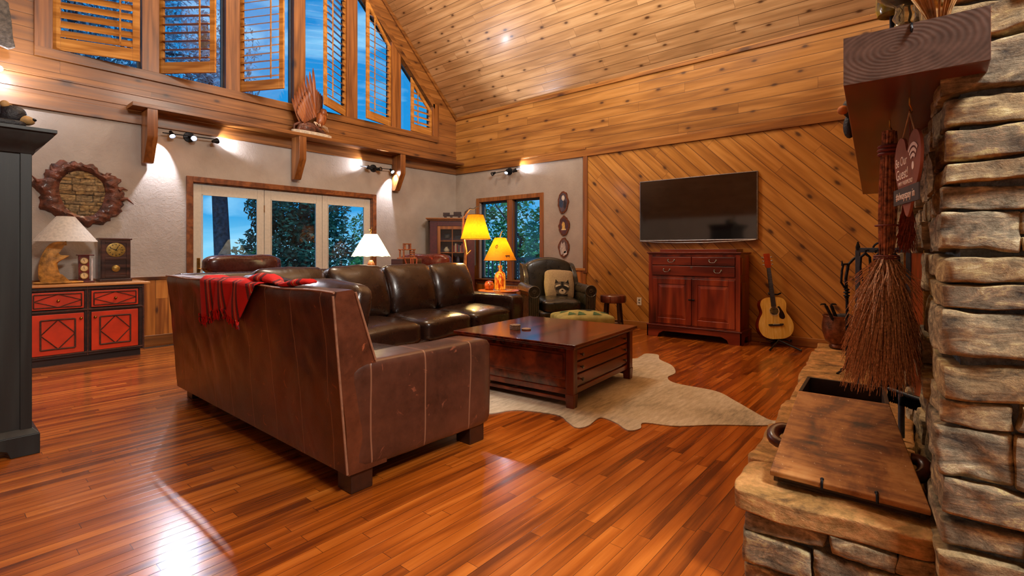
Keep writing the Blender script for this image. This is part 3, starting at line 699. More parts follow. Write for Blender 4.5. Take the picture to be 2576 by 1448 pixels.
# ---------------------------------------------------------------- red blanket over the back
def blanket():
    k = NT('striped_blanket', .9); S = k.dot((0, 1, 0)); X_ = k.dot((1, 0, 0)); Z_ = k.dot((0, 0, 1))
    s = k.M('MULTIPLY_ADD', Z_, .12, S)
    fr = k.M('FRACT', k.M('DIVIDE', s, .205))
    c = k.ramp(fr, [(0, (206, 16, 14)), (.30, (206, 16, 14)), (.31, (26, 26, 34)), (.42, (26, 26, 34)), (.43, (200, 24, 18)), (.50, (200, 24, 18)), (.51, (196, 160, 110)), (.535, (196, 160, 110)), (.54, (190, 20, 20)), (.60, (190, 20, 20)), (.61, (34, 32, 40)), (.74, (34, 32, 40)), (.75, (206, 16, 14))], 'CONSTANT')
    w_ = k.noise(k.tc.outputs['Object'], 180, 2); k.col(k.mix(k.M('MULTIPLY', w_, .25), c, lin((255, 60, 40)))); k.bump(w_, .5, .004); return k.m
M_blk = blanket()
bl = thing('throw_blanket', 'red and black striped fringed blanket draped over the sofa back', 'blanket', (1.24, 3.4, .95))
vs = []; fs = []; NU, NV = 36, 26
def hemx(z): return 1.208+(.95-z)*.092-.016
for j in range(NV+1):
    t_ = j/NV; L = t_*.46-.22
    for i in range(NU+1):
        u = i/NU; w_ = .62+.20*min(1, t_/.48); yc_ = 3.42-.18*min(1, t_/.48)
        y = yc_-w_*(u-.5)
        fold = .014*math.sin(u*17+t_*2)+.009*math.sin(u*41)
        if L < 0: z = .975+L*(1+.16*math.sin(u*6+1)); x = hemx(z)-.010-.016*abs(math.sin(u*9+t_))
        else: x = 1.190+L*.9; z = .982+fold*.5-(max(0, L-.1)**2)*2.6
        vs.append((x, y, z))
for j in range(NV):
    for i in range(NU): a = j*(NU+1)+i; fs.append((a, a+1, a+NU+2, a+NU+1))
m = MB().add(vs, fs).build('cloth', M_blk, bl, smooth=180); sm = m.modifiers.new('s', 'SOLIDIFY'); sm.thickness = .006
m = MB(); vs = []; fs = []
NL = 26
for j in range(NL+1):
    t_ = j/NL; y = 3.0-.62*t_
    for i in range(9):
        a = 2*PI*i/9; r = .055*(1-.6*t_)*(1+.3*math.sin(t_*9))
        vs.append((1.255+math.cos(a)*r+.02*math.sin(t_*7), y, .985+.012*math.sin(t_*8)+math.sin(a)*r*.45*(1+.3*math.sin(a*3+t_*9))))
for j in range(NL):
    for i in range(9): i2 = (i+1) % 9; fs.append((j*9+i, j*9+i2, (j+1)*9+i2, (j+1)*9+i))
fs.append(tuple(range(9))); fs.append(tuple(NL*9+i for i in range(8, -1, -1)))
m.add(vs, fs).build('twisted_tail', M_blk, bl, smooth=180)
m = MB(); rnd = random.Random(3)
for k in range(40):
    u = k/39; y = 3.42-.62*(u-.5); z = .755-.22*.16*math.sin(u*6+1)+.012; x = hemx(z)-.012; pts = [(x-.004, y, z)]
    for q in range(1, 6): pts.append((x-.004+.0015*q+rnd.uniform(-.005, .004), y+rnd.uniform(-.008, .008), z-q*rnd.uniform(.010, .017)))
    m.tube(pts, [.006, .005, .004, .004, .004, .002], 5)
m.build('fringe', M_blk, bl, smooth=60)
# ================================================================ COFFEE TABLE
M_cher = wood('dark_cherry', (50, 15, 8), (98, 34, 16), (142, 58, 27), u=(1,0,0), v=(0,1,0), rough=.15, coat=.5, grain=.9, bump=.03, rvar=.04)
M_cherP = wood('cherry_panel', (60, 20, 9), (116, 44, 18), (158, 70, 30), u=(1,0,0), v=(0,0,1), w=(0,1,0), rough=.3, coat=.3, grain=.7, bump=.05, rvar=.06)
M_cherZ = wood('cherry_upright', (46, 14, 8), (96, 34, 17), (138, 58, 28), u=(0,0,1), v=(1,0,0), w=(0,1,0), rough=.32, coat=.3, grain=.7, bump=.05, rvar=.06)
M_pewter = flat('pewter_knob', (120, 118, 112), .35, .9, var=.2)
ct = thing('coffee_table', 'square dark cherry coffee table with drawers on the cowhide rug', 'table', (3.55, 2.585, 0), rad(4.5), local=True)
W_ = .585
b = MB(); b.box(-W_, W_, -W_, W_, .452, .476); b.build('tabletop', M_cher, ct, bevel=.006)
b = MB(); b.box(-W_+.02, W_-.02, -W_+.02, W_-.02, .437, .452); b.build('top_molding', M_cher, ct, bevel=.004)
B_ = W_-.05
for sx in (-1, 1):
    for sy in (-1, 1):
        b = MB(); x, y = sx*(B_-.015), sy*(B_-.015)
        b.box(x-.032, x+.032, y-.032, y+.032, .105, .437); b.hexa([(x-.030, y-.030, 0), (x+.030, y-.030, 0), (x+.030, y+.030, 0), (x-.030, y+.030, 0), (x-.036, y-.036, .105), (x+.036, y-.036, .105), (x+.036, y+.036, .105), (x-.036, y+.036, .105)])
        b.build('leg', M_cherZ, ct, bevel=.004)
b = MB(); b.box(-B_+.02, B_-.02, -B_+.02, B_-.02, .135, .437); b.build('carcass', M_cher, ct)
for y0, nm in ((-B_+.0, 'a'), (B_-.02, 'b')):
    pass
# front (-y): three drawers faces facing camera right are on +x? the panel side faces -x
def raised(mb, ax, s, a0, a1, z0, z1, dpt):
    """raised panel on face ax ('x' or 'y'), at coordinate s, outward dpt"""
    for e, f0, f1 in ((0, 0, dpt*.35), (.018, dpt*.35, dpt)):
        A0, A1, Z0, Z1 = a0+e, a1-e, z0+e, z1-e
        lo, hi = sorted((s+f0, s+f1))
        if ax == 'y': mb.box(A0, A1, lo, hi, Z0, Z1)
        else: mb.box(lo, hi, A0, A1, Z0, Z1)
for sgn in (-1, 1):     # panelled sides (long apron panel), facing -x and +x ... left face in the photo
    b = MB(); raised(b, 'x', sgn*(B_-.02), -B_+.07, B_-.07, .20, .40, sgn*.012); b.build('side_panel', M_cherP, ct, bevel=.003)
    b = MB(); raised(b, 'y', sgn*(B_-.02), -B_+.07, B_-.07, .20, .40, sgn*.012) if sgn > 0 else None
    if sgn > 0: b.build('side_panel', M_cherP, ct, bevel=.003)
for z0, z1 in ((.155, .232), (.245, .325), (.338, .42)):
    d = MB(); d.box(-B_+.06, B_-.06, -B_+.004, -B_+.02, z0, z1); d = d.build('drawer', M_cherP, ct, bevel=.004)
    for x in (-.40, .40):
        MB().lathe([(.006, 0), (.006, .012), (.013, .018), (.012, .026), (.001, .029)], 14, T(x, -B_+.004, (z0+z1)/2) @ RX(PI/2)).build('knob', M_pewter, d, smooth=50)
b = MB()
for sgn in (-1, 1): b.box(-B_+.02, B_-.02, sgn*(B_-.018)-.012, sgn*(B_-.018)+.012, .095, .135).box(sgn*(B_-.018)-.012, sgn*(B_-.018)+.012, -B_+.02, B_-.02, .095, .135)
b.build('lower_rail', M_cherP, ct, bevel=.003)
b = MB(); b.box(-B_+.03, B_-.03, -.02+.0, .02, .05, .075).box(-B_+.008, -B_+.032, -B_+.03, B_-.03, .045, .068).box(B_-.032, B_-.008, -B_+.03, B_-.03, .045, .068)
b.build('stretcher', M_cherP, ct, bevel=.003)
# coasters on the coffee table
p = G(1296, 828, .476)
co = thing('coaster_set', 'round stack of bark edged coasters on the coffee table', 'coaster', (p.x, p.y, .477))
for k in range(3): MB().lathe([(.046, .477+k*.014), (.048, .484+k*.014), (.046, .489+k*.014)], 20, T(p.x, p.y, 0)).build('coaster', flat('bark_slice', (138, 118, 100), .8, var=.3, scale=90, bump=.4), co, smooth=50)
p = G(1324, 829, .476)
tag(MB().lathe([(.04, .477), (.041, .486), (.038, .489)], 20, T(p.x, p.y, 0)).build('coaster', flat('pale_coaster', (150, 128, 112), .6), None, smooth=50), 'single flat pale coaster beside the coaster stack', 'coaster')
# ================================================================ COWHIDE
pts = [(2.42, 2.75), (2.56, 2.42), (2.769, 2.295), (2.868, 2.016), (2.80, 1.88), (2.745, 1.773), (2.827, 1.733), (3.014, 1.753), (2.992, 1.62), (2.916, 1.494), (3.0, 1.45), (3.112, 1.478), (3.19, 1.292), (3.381, 1.101), (3.601, .829), (3.74, .80), (3.728, .871), (4.014, 1.159), (4.193, 1.365), (4.221, 1.71), (4.373, 1.846), (4.59, 1.863), (4.853, 2.007), (5.037, 2.213), (5.254, 2.331), (5.22, 2.46), (5.05, 2.44), (4.883, 2.455), (4.75, 2.8), (4.5, 3.2), (4.25, 3.35), (3.9, 3.32), (3.4, 3.4), (2.9, 3.35), (2.75, 3.2), (2.6, 3.3), (2.4, 3.2), (2.5, 2.98)]
def smooth_poly(p, n=6):
    out = []; L = len(p)
    for i in range(L):
        p0, p1, p2, p3 = p[i-1], p[i], p[(i+1) % L], p[(i+2) % L]
        for k in range(n):
            t = k/n
            out.append(tuple(.5*((2*p1[j])+(-p0[j]+p2[j])*t+(2*p0[j]-5*p1[j]+4*p2[j]-p3[j])*t*t+(-p0[j]+3*p1[j]-3*p2[j]+p3[j])*t**3) for j in range(2)))
    return out
def hide_mat():
    k = NT('cowhide', .85); P = k.tc.outputs['Object']
    mp = k.n('ShaderNodeMapping'); k.put(mp.inputs['Vector'], P); mp.inputs['Rotation'].default_value = (0, 0, rad(-35)); mp.inputs['Scale'].default_value = (3, 14, 1)
    f = k.noise(mp.outputs[0], 2.4, 8, .7); g = k.noise(P, 1.3, 3)
    c = k.ramp(k.M('ADD', k.M('MULTIPLY', f, .55), k.M('MULTIPLY', g, .5)), [(.34, (112, 100, 76)), (.5, (188, 172, 142)), (.66, (224, 212, 190))])
    sp = k.noise(mp.outputs[0], 6, 5, .6); z = k.ramp(g, [(.55, (0,0,0,1)), (.68, (1,1,1,1))])
    c = k.mix(k.M('MULTIPLY', k.ramp(sp, [(.58, (0,0,0,1)), (.66, (1,1,1,1))]), k.M('MULTIPLY', z, .75)), c, lin((58, 50, 44)))
    k.col(c); k.bump(k.noise(mp.outputs[0], 22, 4), .5, .006); k.b.inputs['Sheen Weight'].default_value = .3; return k.m
hp = smooth_poly(pts, 6)
ho = MB().prism(hp, .001, .007).build('cowhide_rug', hide_mat(), None)
tag(ho, 'cream speckled cowhide rug under the coffee table', 'rug')
# ================================================================ DRESSER (cherry cabinet under the television)
M_dr = wood('dresser_cherry', (62, 18, 9), (130, 46, 20), (176, 80, 38), u=(0,0,1), v=(0,1,0), w=(1,0,0), rough=.35, coat=.25, grain=.55, bump=.06, rvar=.08, rings=30)
M_drH = wood('dresser_cherry_rail', (56, 16, 9), (112, 38, 18), (150, 62, 30), u=(0,1,0), v=(0,0,1), w=(1,0,0), rough=.35, coat=.25, grain=.6, bump=.06, rvar=.08)
ds = thing('cherry_cabinet', 'reddish cherry cabinet with drawers and two doors under the television', 'cabinet', (6.62, 2.385, 0))
fx, y0, y1 = 6.42, 1.80, 2.98
MB().box(fx+.02, 6.84, y0+.01, y1-.01, .15, 1.12).build('body', M_dr, ds, bevel=.004)
b = MB(); b.box(fx-.02, 6.845, y0-.02, y1+.02, 1.118, 1.135).box(fx-.005, 6.84, y0-.008, y1+.008, 1.105, 1.118).box(6.56, 6.84, y0+.08, y1-.10, 1.135, 1.175)
b.build('top', M_drH, ds, bevel=.004)
b = MB()
b.prism([(y0-.02, 0), (y0+.13, 0), (y0+.15, .05), (y0+.22, .085), (y1-.22, .085), (y1-.15, .05), (y1-.13, 0), (y1+.02, 0), (y1+.02, .15), (y0-.02, .15)], fx-.015, fx+.005, 'x')
for yy in (y0-.02, y1): b.prism([(fx-.015, 0), (fx+.10, 0), (fx+.13, .085), (6.72, .085), (6.74, 0), (6.84, 0), (6.84, .15), (fx-.015, .15)], yy, yy+.02, 'y')
b.box(fx-.022, 6.84, y0-.026, y1+.026, .15, .165)
b.build('bracket_base', M_drH, ds, bevel=.003)
b = MB()
for a, c_ in ((y0, y0+.055), (y1-.055, y1)): b.box(fx, fx+.02, a, c_, .165, 1.105)
b.box(fx, fx+.02, y0+.055, y1-.055, 1.075, 1.105).box(fx, fx+.02, y0+.055, y1-.055, .80, .825).box(fx-.004, fx+.02, y0+.05, y1-.05, .790, .802).box(fx, fx+.02, y0+.055, y1-.055, .165, .185)
b.build('face_frame', M_dr, ds, bevel=.002)
yc = (y0+y1)/2
def bail(par, x, y, z, s=.042):
    h = MB(); h.tube([(x, y-s, z+.012), (x-.016, y-s, z+.004), (x-.018, y-s*.55, z-.018), (x-.018, y+s*.55, z-.018), (x-.016, y+s, z+.004), (x, y+s, z+.012)], .0045, 8)
    for q in (-s, s): h.lathe([(.013, 0), (.011, .005), (.003, .007)], 12, T(x, y+q, z+.012) @ RY(-PI/2))
    h.build('bail_handle', M_pewter, par, smooth=60)
for a, c_, z0, z1, hs in ((y0+.058, yc-.004, .965, 1.072, (0,)), (yc+.004, y1-.058, .965, 1.072, (0,)), (y0+.058, y1-.058, .828, .955, (-.33, .33))):
    d = MB().box(fx-.012, fx+.012, a, c_, z0, z1).build('drawer', M_drH, ds, bevel=.005)
    for q in hs: bail(d, fx-.012, (a+c_)/2+q, (z0+z1)/2)
MB().box(fx-.014, fx-.010, yc-.012, yc+.012, .925, .95).build('keyhole_plate', M_pewter, ds)
for a, c_, hy in ((y0+.058, yc-.003, 1), (yc+.003, y1-.058, -1)):
    d = MB(); s = .075; z0, z1 = .188, .787
    d.box(fx-.010, fx+.01, a, a+s, z0, z1).box(fx-.010, fx+.01, c_-s, c_, z0, z1).box(fx-.010, fx+.01, a+s, c_-s, z0, z0+s).box(fx-.010, fx+.01, a+s, c_-s, z1-s, z1)
    d = d.build('door', M_dr, ds, bevel=.004)
    q = MB(); A, B, Z0, Z1 = a+s, c_-s, z0+s, z1-s; e = .045
    q.box(fx-.002, fx+.01, A, B, Z0, Z1)
    q.add([(fx-.002, A+.004, Z0+.004), (fx-.002, B-.004, Z0+.004), (fx-.002, B-.004, Z1-.004), (fx-.002, A+.004, Z1-.004), (fx-.013, A+e, Z0+e), (fx-.013, B-e, Z0+e), (fx-.013, B-e, Z1-e), (fx-.013, A+e, Z1-e)], [(0,1,5,4), (1,2,6,5), (2,3,7,6), (3,0,4,7), (4,5,6,7)])
    q.build('door_panel', M_dr, d)
for q in (-.022, .022): MB().box(fx-.022, fx-.010, yc+q-.018, yc+q+.018, .512, .528).build('latch', M_iron, ds, bevel=.003)
b = MB(); b.box(fx+.06, 6.80, y0, y0+.012, .22, .76).box(fx+.06, 6.80, y0, y0+.012, .85, 1.07); b.build('side_panel', M_dr, ds, bevel=.006)
# ================================================================ TELEVISION
def screen_mat():
    k = NT('television_screen', .06, 0, .0); k.col(lin((8, 7, 10))); k.b.inputs['Specular IOR Level'].default_value = 1.0; k.b.inputs['IOR'].default_value = 1.8; return k.m
tv = thing('television', 'large flat television mounted on the diagonal pine wall', 'television', (6.83, 2.505, 1.73))
b = MB(); b.box(6.822, 6.865, 1.704, 3.307, 1.295, 2.166); b.build('screen_body', flat('silver_bezel', (150, 150, 155), .3, .8), tv, bevel=.003)
MB().box(6.816, 6.8225, 1.716, 3.295, 1.312, 2.156).build('screen', screen_mat(), tv)
b = MB(); b.tube([(6.80, 3.29, 1.292), (6.74, 3.0, 1.272), (6.70, 2.7, 1.262), (6.70, 2.3, 1.262), (6.74, 2.0, 1.272), (6.80, 1.72, 1.292)], .008, 8).tube([(6.815, 3.29, 1.296), (6.815, 1.72, 1.296)], .009, 8)
b.build('stand_bar', flat('silver_bezel', (150, 150, 155), .3, .8), tv, smooth=60)
# outlets
ou = thing('wall_outlet', 'white electrical outlet plate on the diagonal pine wall', 'outlet', (XB, 3.337, .405))
MB().box(XB-.006, XB, 3.302, 3.372, .347, .463).build('cover_plate', flat('white_plastic', (225, 215, 195), .4), ou, bevel=.002)
for z in (.385, .425): MB().box(XB-.008, XB-.006, 3.322, 3.352, z-.013, z+.013).build('socket', flat('socket_grey', (120, 112, 100), .5), ou, bevel=.003)  # sockets in plain grey, darker than the plate
# ================================================================ GUITAR
def spl(pts, n=6, closed=False):
    L = len(pts); out = []
    rng = range(L) if closed else range(L-1)
    for i in rng:
        g = lambda k: pts[k % L] if closed else pts[max(0, min(L-1, k))]
        p0, p1, p2, p3 = g(i-1), g(i), g(i+1), g(i+2)
        for k in range(n):
            t = k/n; out.append(tuple(.5*((2*p1[j])+(-p0[j]+p2[j])*t+(2*p0[j]-5*p1[j]+4*p2[j]-p3[j])*t*t+(-p0[j]+3*p1[j]-3*p2[j]+p3[j])*t**3) for j in range(len(p1))))
    if not closed: out.append(tuple(pts[-1]))
    return out
gt = thing('acoustic_guitar', 'acoustic guitar with spruce top standing beside the cherry cabinet', 'guitar', (6.56, 1.40, 0), local=True)
gt.rotation_euler = (0, 0, rad(-58))        # local -y is the front
GM = T(0, .05, .098) @ RX(rad(-9)) @ RY(rad(-4))
half = [(0, 0), (.08, .004), (.155, .04), (.195, .11), (.198, .18), (.175, .25), (.142, .305), (.137, .34), (.147, .39), (.148, .43), (.125, .475), (.07, .50), (0, .502)]
hs_ = spl(half, 4); body = [(x, z) for x, z in hs_]+[(-x, z) for x, z in hs_[-2:0:-1]]
M_spruce = wood('spruce_top', (222, 172, 74), (238, 196, 96), (246, 214, 124), u=(0,0,1), v=(1,0,0), w=(0,1,0), rough=.25, coat=.5, grain=2, bump=.02)
M_mahog = flat('red_mahogany', (120, 34, 14), .25, coat=.5, var=.2, scale=14)
M_ebony = flat('fretboard_wood', (52, 40, 36), .45)
MB(GM).prism(body, 0, .105, 'y').build('sides_and_back', M_mahog, gt, world=False, smooth=35)
MB(GM).prism([(x*.985, .003+z*.99) for x, z in body], -.004, 0, 'y').build('soundboard', M_spruce, gt, world=False)
sb_y = -.004
MB(GM).lathe([(.0005, 0), (.049, 0), (.049, .001)], 30, T(0, sb_y, .335) @ RX(PI/2), cap=False).build('sound_hole_shade', M_hole, gt, world=False)  # dark disc on an uncut soundboard, painted shade of the hole
b = MB(GM)
for r0, r1 in ((.051, .054), (.058, .060)):
    b.tube([(r0*math.cos(a), sb_y-.0012, .335+r0*math.sin(a)) for a in [2*PI*k/36 for k in range(36)]], .0022, 5, closed=True)
b.build('rosette', flat('rosette_ivory', (225, 200, 150), .4), gt, world=False)
pg = spl([(.035, .375), (.062, .39), (.085, .35), (.108, .30), (.112, .255), (.09, .235), (.055, .25), (.05, .29), (.062, .33), (.052, .362)], 4, True)
MB(GM).prism(pg, sb_y-.002, sb_y, 'y').build('pickguard', flat('dark_pickguard', (40, 22, 16), .25, coat=.4), gt, world=False)
MB(GM).prism([(-.085, .165), (-.06, .155), (.06, .155), (.085, .165), (.085, .182), (-.085, .182)], sb_y-.010, sb_y, 'y').build('bridge', M_ebony, gt, world=False, bevel=.002)
MB(GM).box(-.038, .038, sb_y-.013, sb_y-.010, .176, .180).build('saddle', flat('ivory', (235, 228, 205), .4), gt, world=False)
nk = MB(GM); nk.hexa([(-.028, -.012, .385), (.028, -.012, .385), (.028, sb_y, .385), (-.028, sb_y, .385), (-.0215, -.012, .855), (.0215, -.012, .855), (.0215, .0, .855), (-.0215, .0, .855)])
fb = nk.build('fretboard', M_ebony, gt, world=False)
q = MB(GM)
for k in range(1, 15): z = .855-.64*(1-.5**(k/12.0))*.98; q.box(-.023, .023, -.0132, -.012, z-.0012, z+.0012)
q.build('frets', M_chrome, fb, world=False)
MB(GM).hexa([(-.026, 0, .50), (.026, 0, .50), (.018, .024, .50), (-.018, .024, .50), (-.0215, 0, .86), (.0215, 0, .86), (.014, .018, .86), (-.014, .018, .86)]).build('neck', M_mahog, gt, world=False, bevel=.003)
MB(GM).prism([(-.024, .857), (.024, .857), (.036, .885), (.034, .985), (.036, 1.035), (-.036, 1.035), (-.034, .985), (-.036, .885)], -.004, .012, 'y', RX(0)).build('headstock', flat('headstock_wood', (170, 62, 24), .3, coat=.4), gt, world=False, bevel=.002)
for sx in (-1, 1):
    for z in (.90, .945, .99):
        MB(GM).tube([(sx*.034, .004, z), (sx*.050, .004, z)], .003, 6).ball((sx*.055, .004, z), (.008, .004, .010), 8, 6).build('tuning_peg', M_chrome, gt, world=False)
q = MB(GM)
for k in range(6): x = -.0175+k*.007; q.tube([(x*1.3, -.016, .178), (x, -.015, .86)], .0006, 4)
q.build('strings', M_chrome, gt, world=False)
gs = thing('guitar_stand', 'black tubular floor stand holding the guitar', 'guitar stand', (6.56, 1.40, 0), rad(-58), local=True)
b = MB(); b.tube([(-.17, -.19, .012), (0, .02, .09), (.17, -.19, .012)], .011, 8).tube([(0, .02, .09), (0, .26, .012)], .011, 8)
b.tube([(0, .20, .03), (0, .19, .30), (0, .19, .62)], .008, 8).build('tripod', M_black, gs, world=False, smooth=60)
b = MB(); b.tube([(-.11, -.055, .115), (-.11, -.045, .088), (-.11, .1, .083), (.11, .1, .083), (.11, -.045, .088), (.11, -.055, .115)], .009, 8).tube([(0, .10, .083), (0, .19, .16)], .008, 8); b.build('cradle', M_black, gs, world=False, smooth=60)
b = MB(); b.tube([(-.07, .15, .64), (-.05, .19, .62), (.05, .19, .62), (.07, .15, .64)], .010, 8).build('neck_rest', M_black, gs, world=False, smooth=60)
# ================================================================ WINGBACK ARMCHAIR (faces the room, turned toward the television wall side)
M_gl = leather('armchair_leather', (22, 19, 15), (52, 46, 34), .27, coat=.35, bump=.3)
M_nail = flat('brass_nail', (150, 120, 70), .35, .9)
ac = thing('leather_armchair', 'dark green brown leather wingback armchair with rolled arms by the side window', 'armchair', (5.86, 4.16, 0), rad(-38), local=True)
# local: front = -y, width x
b = MB(); b.block((0, 0, .22), (.37, .38, .13), 8, 10); b.build('seat_base', M_gl, ac, smooth=60, world=False)
b = MB(); cushion(b, (0, -.06, .40), (.285, .36, .075), puff=.04, n=12); b.build('seat_cushion', M_gl, ac, smooth=80, world=False)
# back with arched crest
def bk(q):
    q = q.copy()
    if q.z > 0: q.z += .075*math.cos(min(1, abs(q.x)/.36)*PI/2)**1.3*(q.z/.36)
    q.y += .10*(q.z)*.9
    return q
b = MB(); b.block((0, .34, .66), (.37, .09, .33), 14, 7, fn=bk); b.build('backrest', M_gl, ac, smooth=70, world=False)
for s in (-1, 1):
    b = MB()
    prof = [(-.34, .10), (.40, .10), (.42, .45), (.47, .92), (.43, .97), (.30, .94), (.16, .80), (.10, .66), (-.0, .60), (-.34, .58)]
    b.prism(spl(prof, 3, True), s*.37-.035, s*.37+.035, 'x'); b.build('wing', M_gl, ac, smooth=50, bevel=.012, world=False)
    b = MB()   # rolled arm: roll along y
    b.tube([(s*.40, -.40, .60), (s*.40, .0, .605), (s*.40, .26, .62)], .082, 20, sq=.95)
    b.block((s*.385, -.05, .34), (.062, .345, .24), 8, 8)
    b.build('armrest', M_gl, ac, smooth=60, world=False)
    f = MB()   # scrolled front panel with pleats
    f.prism([(s*.40+.078*math.cos(a), .60+.078*math.sin(a)) for a in [2*PI*k/20 for k in range(20)]], -.415, -.395, 'y')
    f.hexa([(s*.40-.075, -.41, .10), (s*.40+.055, -.41, .10), (s*.40+.055, -.385, .10), (s*.40-.075, -.385, .10), (s*.40-.078, -.415, .60), (s*.40+.078, -.415, .60), (s*.40+.078, -.39, .60), (s*.40-.078, -.39, .60)])
    f = f.build('arm_front', M_gl, ac, bevel=.006, world=False)
    g = MB()
    for k in range(5):
        x = s*.40-.055+k*.027; g.tube([(x*1.0, -.418, .56-.02*abs(k-2)), (x, -.42, .35), (x-(.0), -.415, .12)], [.004, .006, .004], 6)
    g.tube([(s*.40+.078*math.cos(a), -.415, .60+.078*math.sin(a)) for a in [2*PI*k/24 for k in range(24)]], .006, 6, closed=True)
    g.tube([(s*.40+.03*math.cos(a)*(1-a/14), -.417, .60+.03*math.sin(a)*(1-a/14)) for a in [.5*k for k in range(20)]], .005, 5)
    g.build('pleats', flat('pleat_leather', (74, 68, 54), .35, coat=.3), f, world=False, smooth=60)
for x in (-.31, .31):
    for y in (-.31, .33): MB().lathe([(.018, 0), (.03, .04), (.035, .10)], 12, T(x, y, 0)).build('foot', M_foot, ac, smooth=50, world=False)
# raccoon pillow
def pillow_fab(name, c):
    k = NT(name, .85); P = k.tc.outputs['Object']; wv = k.n('ShaderNodeTexWave'); wv.inputs['Scale'].default_value = 60; k.put(wv.inputs['Vector'], P)
    k.col(k.ramp(k.noise(P, 60, 4), [(.3, tuple(v*.86 for v in c)), (.7, c)])); k.bump(k.noise(P, 240, 2), .2, .003); return k.m
AM = T(5.86, 4.16, 0) @ RZ(rad(-38))
PM = AM @ T(.10, .08, .66) @ RX(rad(-16)) @ RY(rad(3))
pl = thing('throw_pillow', 'beige square pillow printed with a raccoon face on the armchair', 'pillow', tuple(PM.translation))
def pfn(mb):
    pillow(mb, PM, .44, .44, .15, 3, 16)
b = MB(); pfn(b); b.build('pillow_cover', pillow_fab('linen', (172, 150, 116)), pl, smooth=120)
def face_y(x, z):  # front surface of the pillow (local y)
    a = max(0, 1-(x/.22)**2)*max(0, 1-(z/.22)**2); return -.075*(.28+.95*a**.45)
M_rd, M_rg, M_rw = flat('raccoon_dark', (34, 30, 26), .9), flat('raccoon_grey', (104, 92, 76), .9), flat('raccoon_pale', (206, 190, 158), .9)
def patch(name, poly, mat, lift, par, M, cx=0, cz=0):
    c = (sum(p[0] for p in poly)/len(poly), sum(p[1] for p in poly)/len(poly)); vs = []; fs = []; R = 4; n = len(poly)
    for r in range(R+1):
        for x, z in poly:
            X, Z = c[0]+(x-c[0])*r/R+cx, c[1]+(z-c[1])*r/R+cz; vs.append((X, face_y(X, Z)-lift, Z))
    for r in range(R):
        for i in range(n): i2 = (i+1) % n; fs.append((r*n+i, r*n+i2, (r+1)*n+i2, (r+1)*n+i))
    MB(M).add(vs, fs).build(name, mat, par, smooth=180)
def ell(cx, cz, rx, rz, n=16, rot=0):
    return [(cx+rx*math.cos(a)*math.cos(rot)-rz*math.sin(a)*math.sin(rot), cz+rx*math.cos(a)*math.sin(rot)+rz*math.sin(a)*math.cos(rot)) for a in [2*PI*k/n for k in range(n)]]
o_ = (.015, -.065)
q = lambda poly, m, l, nm: patch(nm, [(x*1.18+o_[0], z*1.1+o_[1]) for x, z in poly], m, l, pl, PM)
q(spl([(0, .085), (.05, .08), (.085, .045), (.098, .0), (.07, -.05), (.03, -.085), (0, -.09), (-.03, -.085), (-.07, -.05), (-.098, 0), (-.085, .045), (-.05, .08)], 2, True), M_rg, .004, 'raccoon_head')
for s in (-1, 1):
    q([(s*.045, .07), (s*.08, .115), (s*.092, .05)], M_rd, .005, 'raccoon_ear')
    q(ell(s*.055, .028, .036, .012, 14, s*-.35), M_rw, .006, 'raccoon_brow')
    q(ell(s*.045, .0, .042, .022, 14, s*-.5), M_rd, .007, 'raccoon_mask')
q(ell(0, -.045, .042, .034), M_rw, .008, 'raccoon_muzzle')
q(ell(0, -.035, .013, .010), M_rd, .010, 'raccoon_nose')
q([(-.07, -.075), (-.04, -.085), (0, -.095), (.04, -.085), (.07, -.075), (.075, -.125), (0, -.14), (-.075, -.125)], M_rd, .005, 'raccoon_chest')
q([(-.018, .08), (.018, .08), (.01, .01), (-.01, .01)], M_rd, .009, 'raccoon_stripe')
# ================================================================ OTTOMAN
ot = thing('ottoman', 'sage green dome topped ottoman with trees and duck pattern', 'ottoman', (5.10, 3.22, 0), rad(-40), local=True)
def of(q):
    q = q.copy()
    if q.z > 0: q.z += .05*max(0, 1-(q.x/.33)**2)*max(0, 1-(q.y/.27)**2)
    return q
M_tap = flat('ottoman_tapestry', (152, 142, 84), .9, var=.14, scale=8, bump=.3, bscale=200)
def oz(x, y): return .395+.05*max(0, 1-(x/.33)**2)*max(0, 1-(y/.27)**2)
b = MB(); b.block((0, 0, .245), (.33, .27, .15), 14, 14, fn=of); b.build('cushion', M_tap, ot, smooth=70, world=False)
def opatch(nm, poly, mat, l):
    vs = [(x, y, oz(x, y)+l) for x, y in poly]; c = (sum(p[0] for p in poly)/len(poly), sum(p[1] for p in poly)/len(poly)); vs.append((c[0], c[1], oz(*c)+l+.001))
    MB().add(vs, [(i, (i+1) % len(poly), len(poly)) for i in range(len(poly))]).build(nm, mat, ot, world=False)
M_tg = flat('tapestry_green', (62, 92, 56), .9); M_td = flat('tapestry_dark', (46, 44, 40), .9)
for x, y in ((-.17, -.13), (-.06, -.16), (.25, -.06), (.02, .14), (-.22, .04), (.16, .12), (.12, -.17)): opatch('tree_motif', [(x+a*.055, y+b*.065) for a, b in ((-1, -.8), (1, -.8), (.6, -.2), (.75, -.1), (.3, .4), (.4, .5), (0, 1), (-.4, .5), (-.3, .4), (-.75, -.1), (-.6, -.2))], M_tg, .004)
opatch('duck_motif', [(-.06, .0), (.0, .03), (.10, .02), (.16, -.01), (.08, -.03), (.0, -.02)], M_td, .004)
opatch('duck_motif', ell(.07, -.06, .04, .014, 12), M_td, .004)
for x in (-.27, .27):
    for y in (-.21, .21): MB().lathe([(.02, 0), (.035, .03), (.03, .10)], 12, T(x, y, 0)).build('foot', M_foot, ot, smooth=50, world=False)
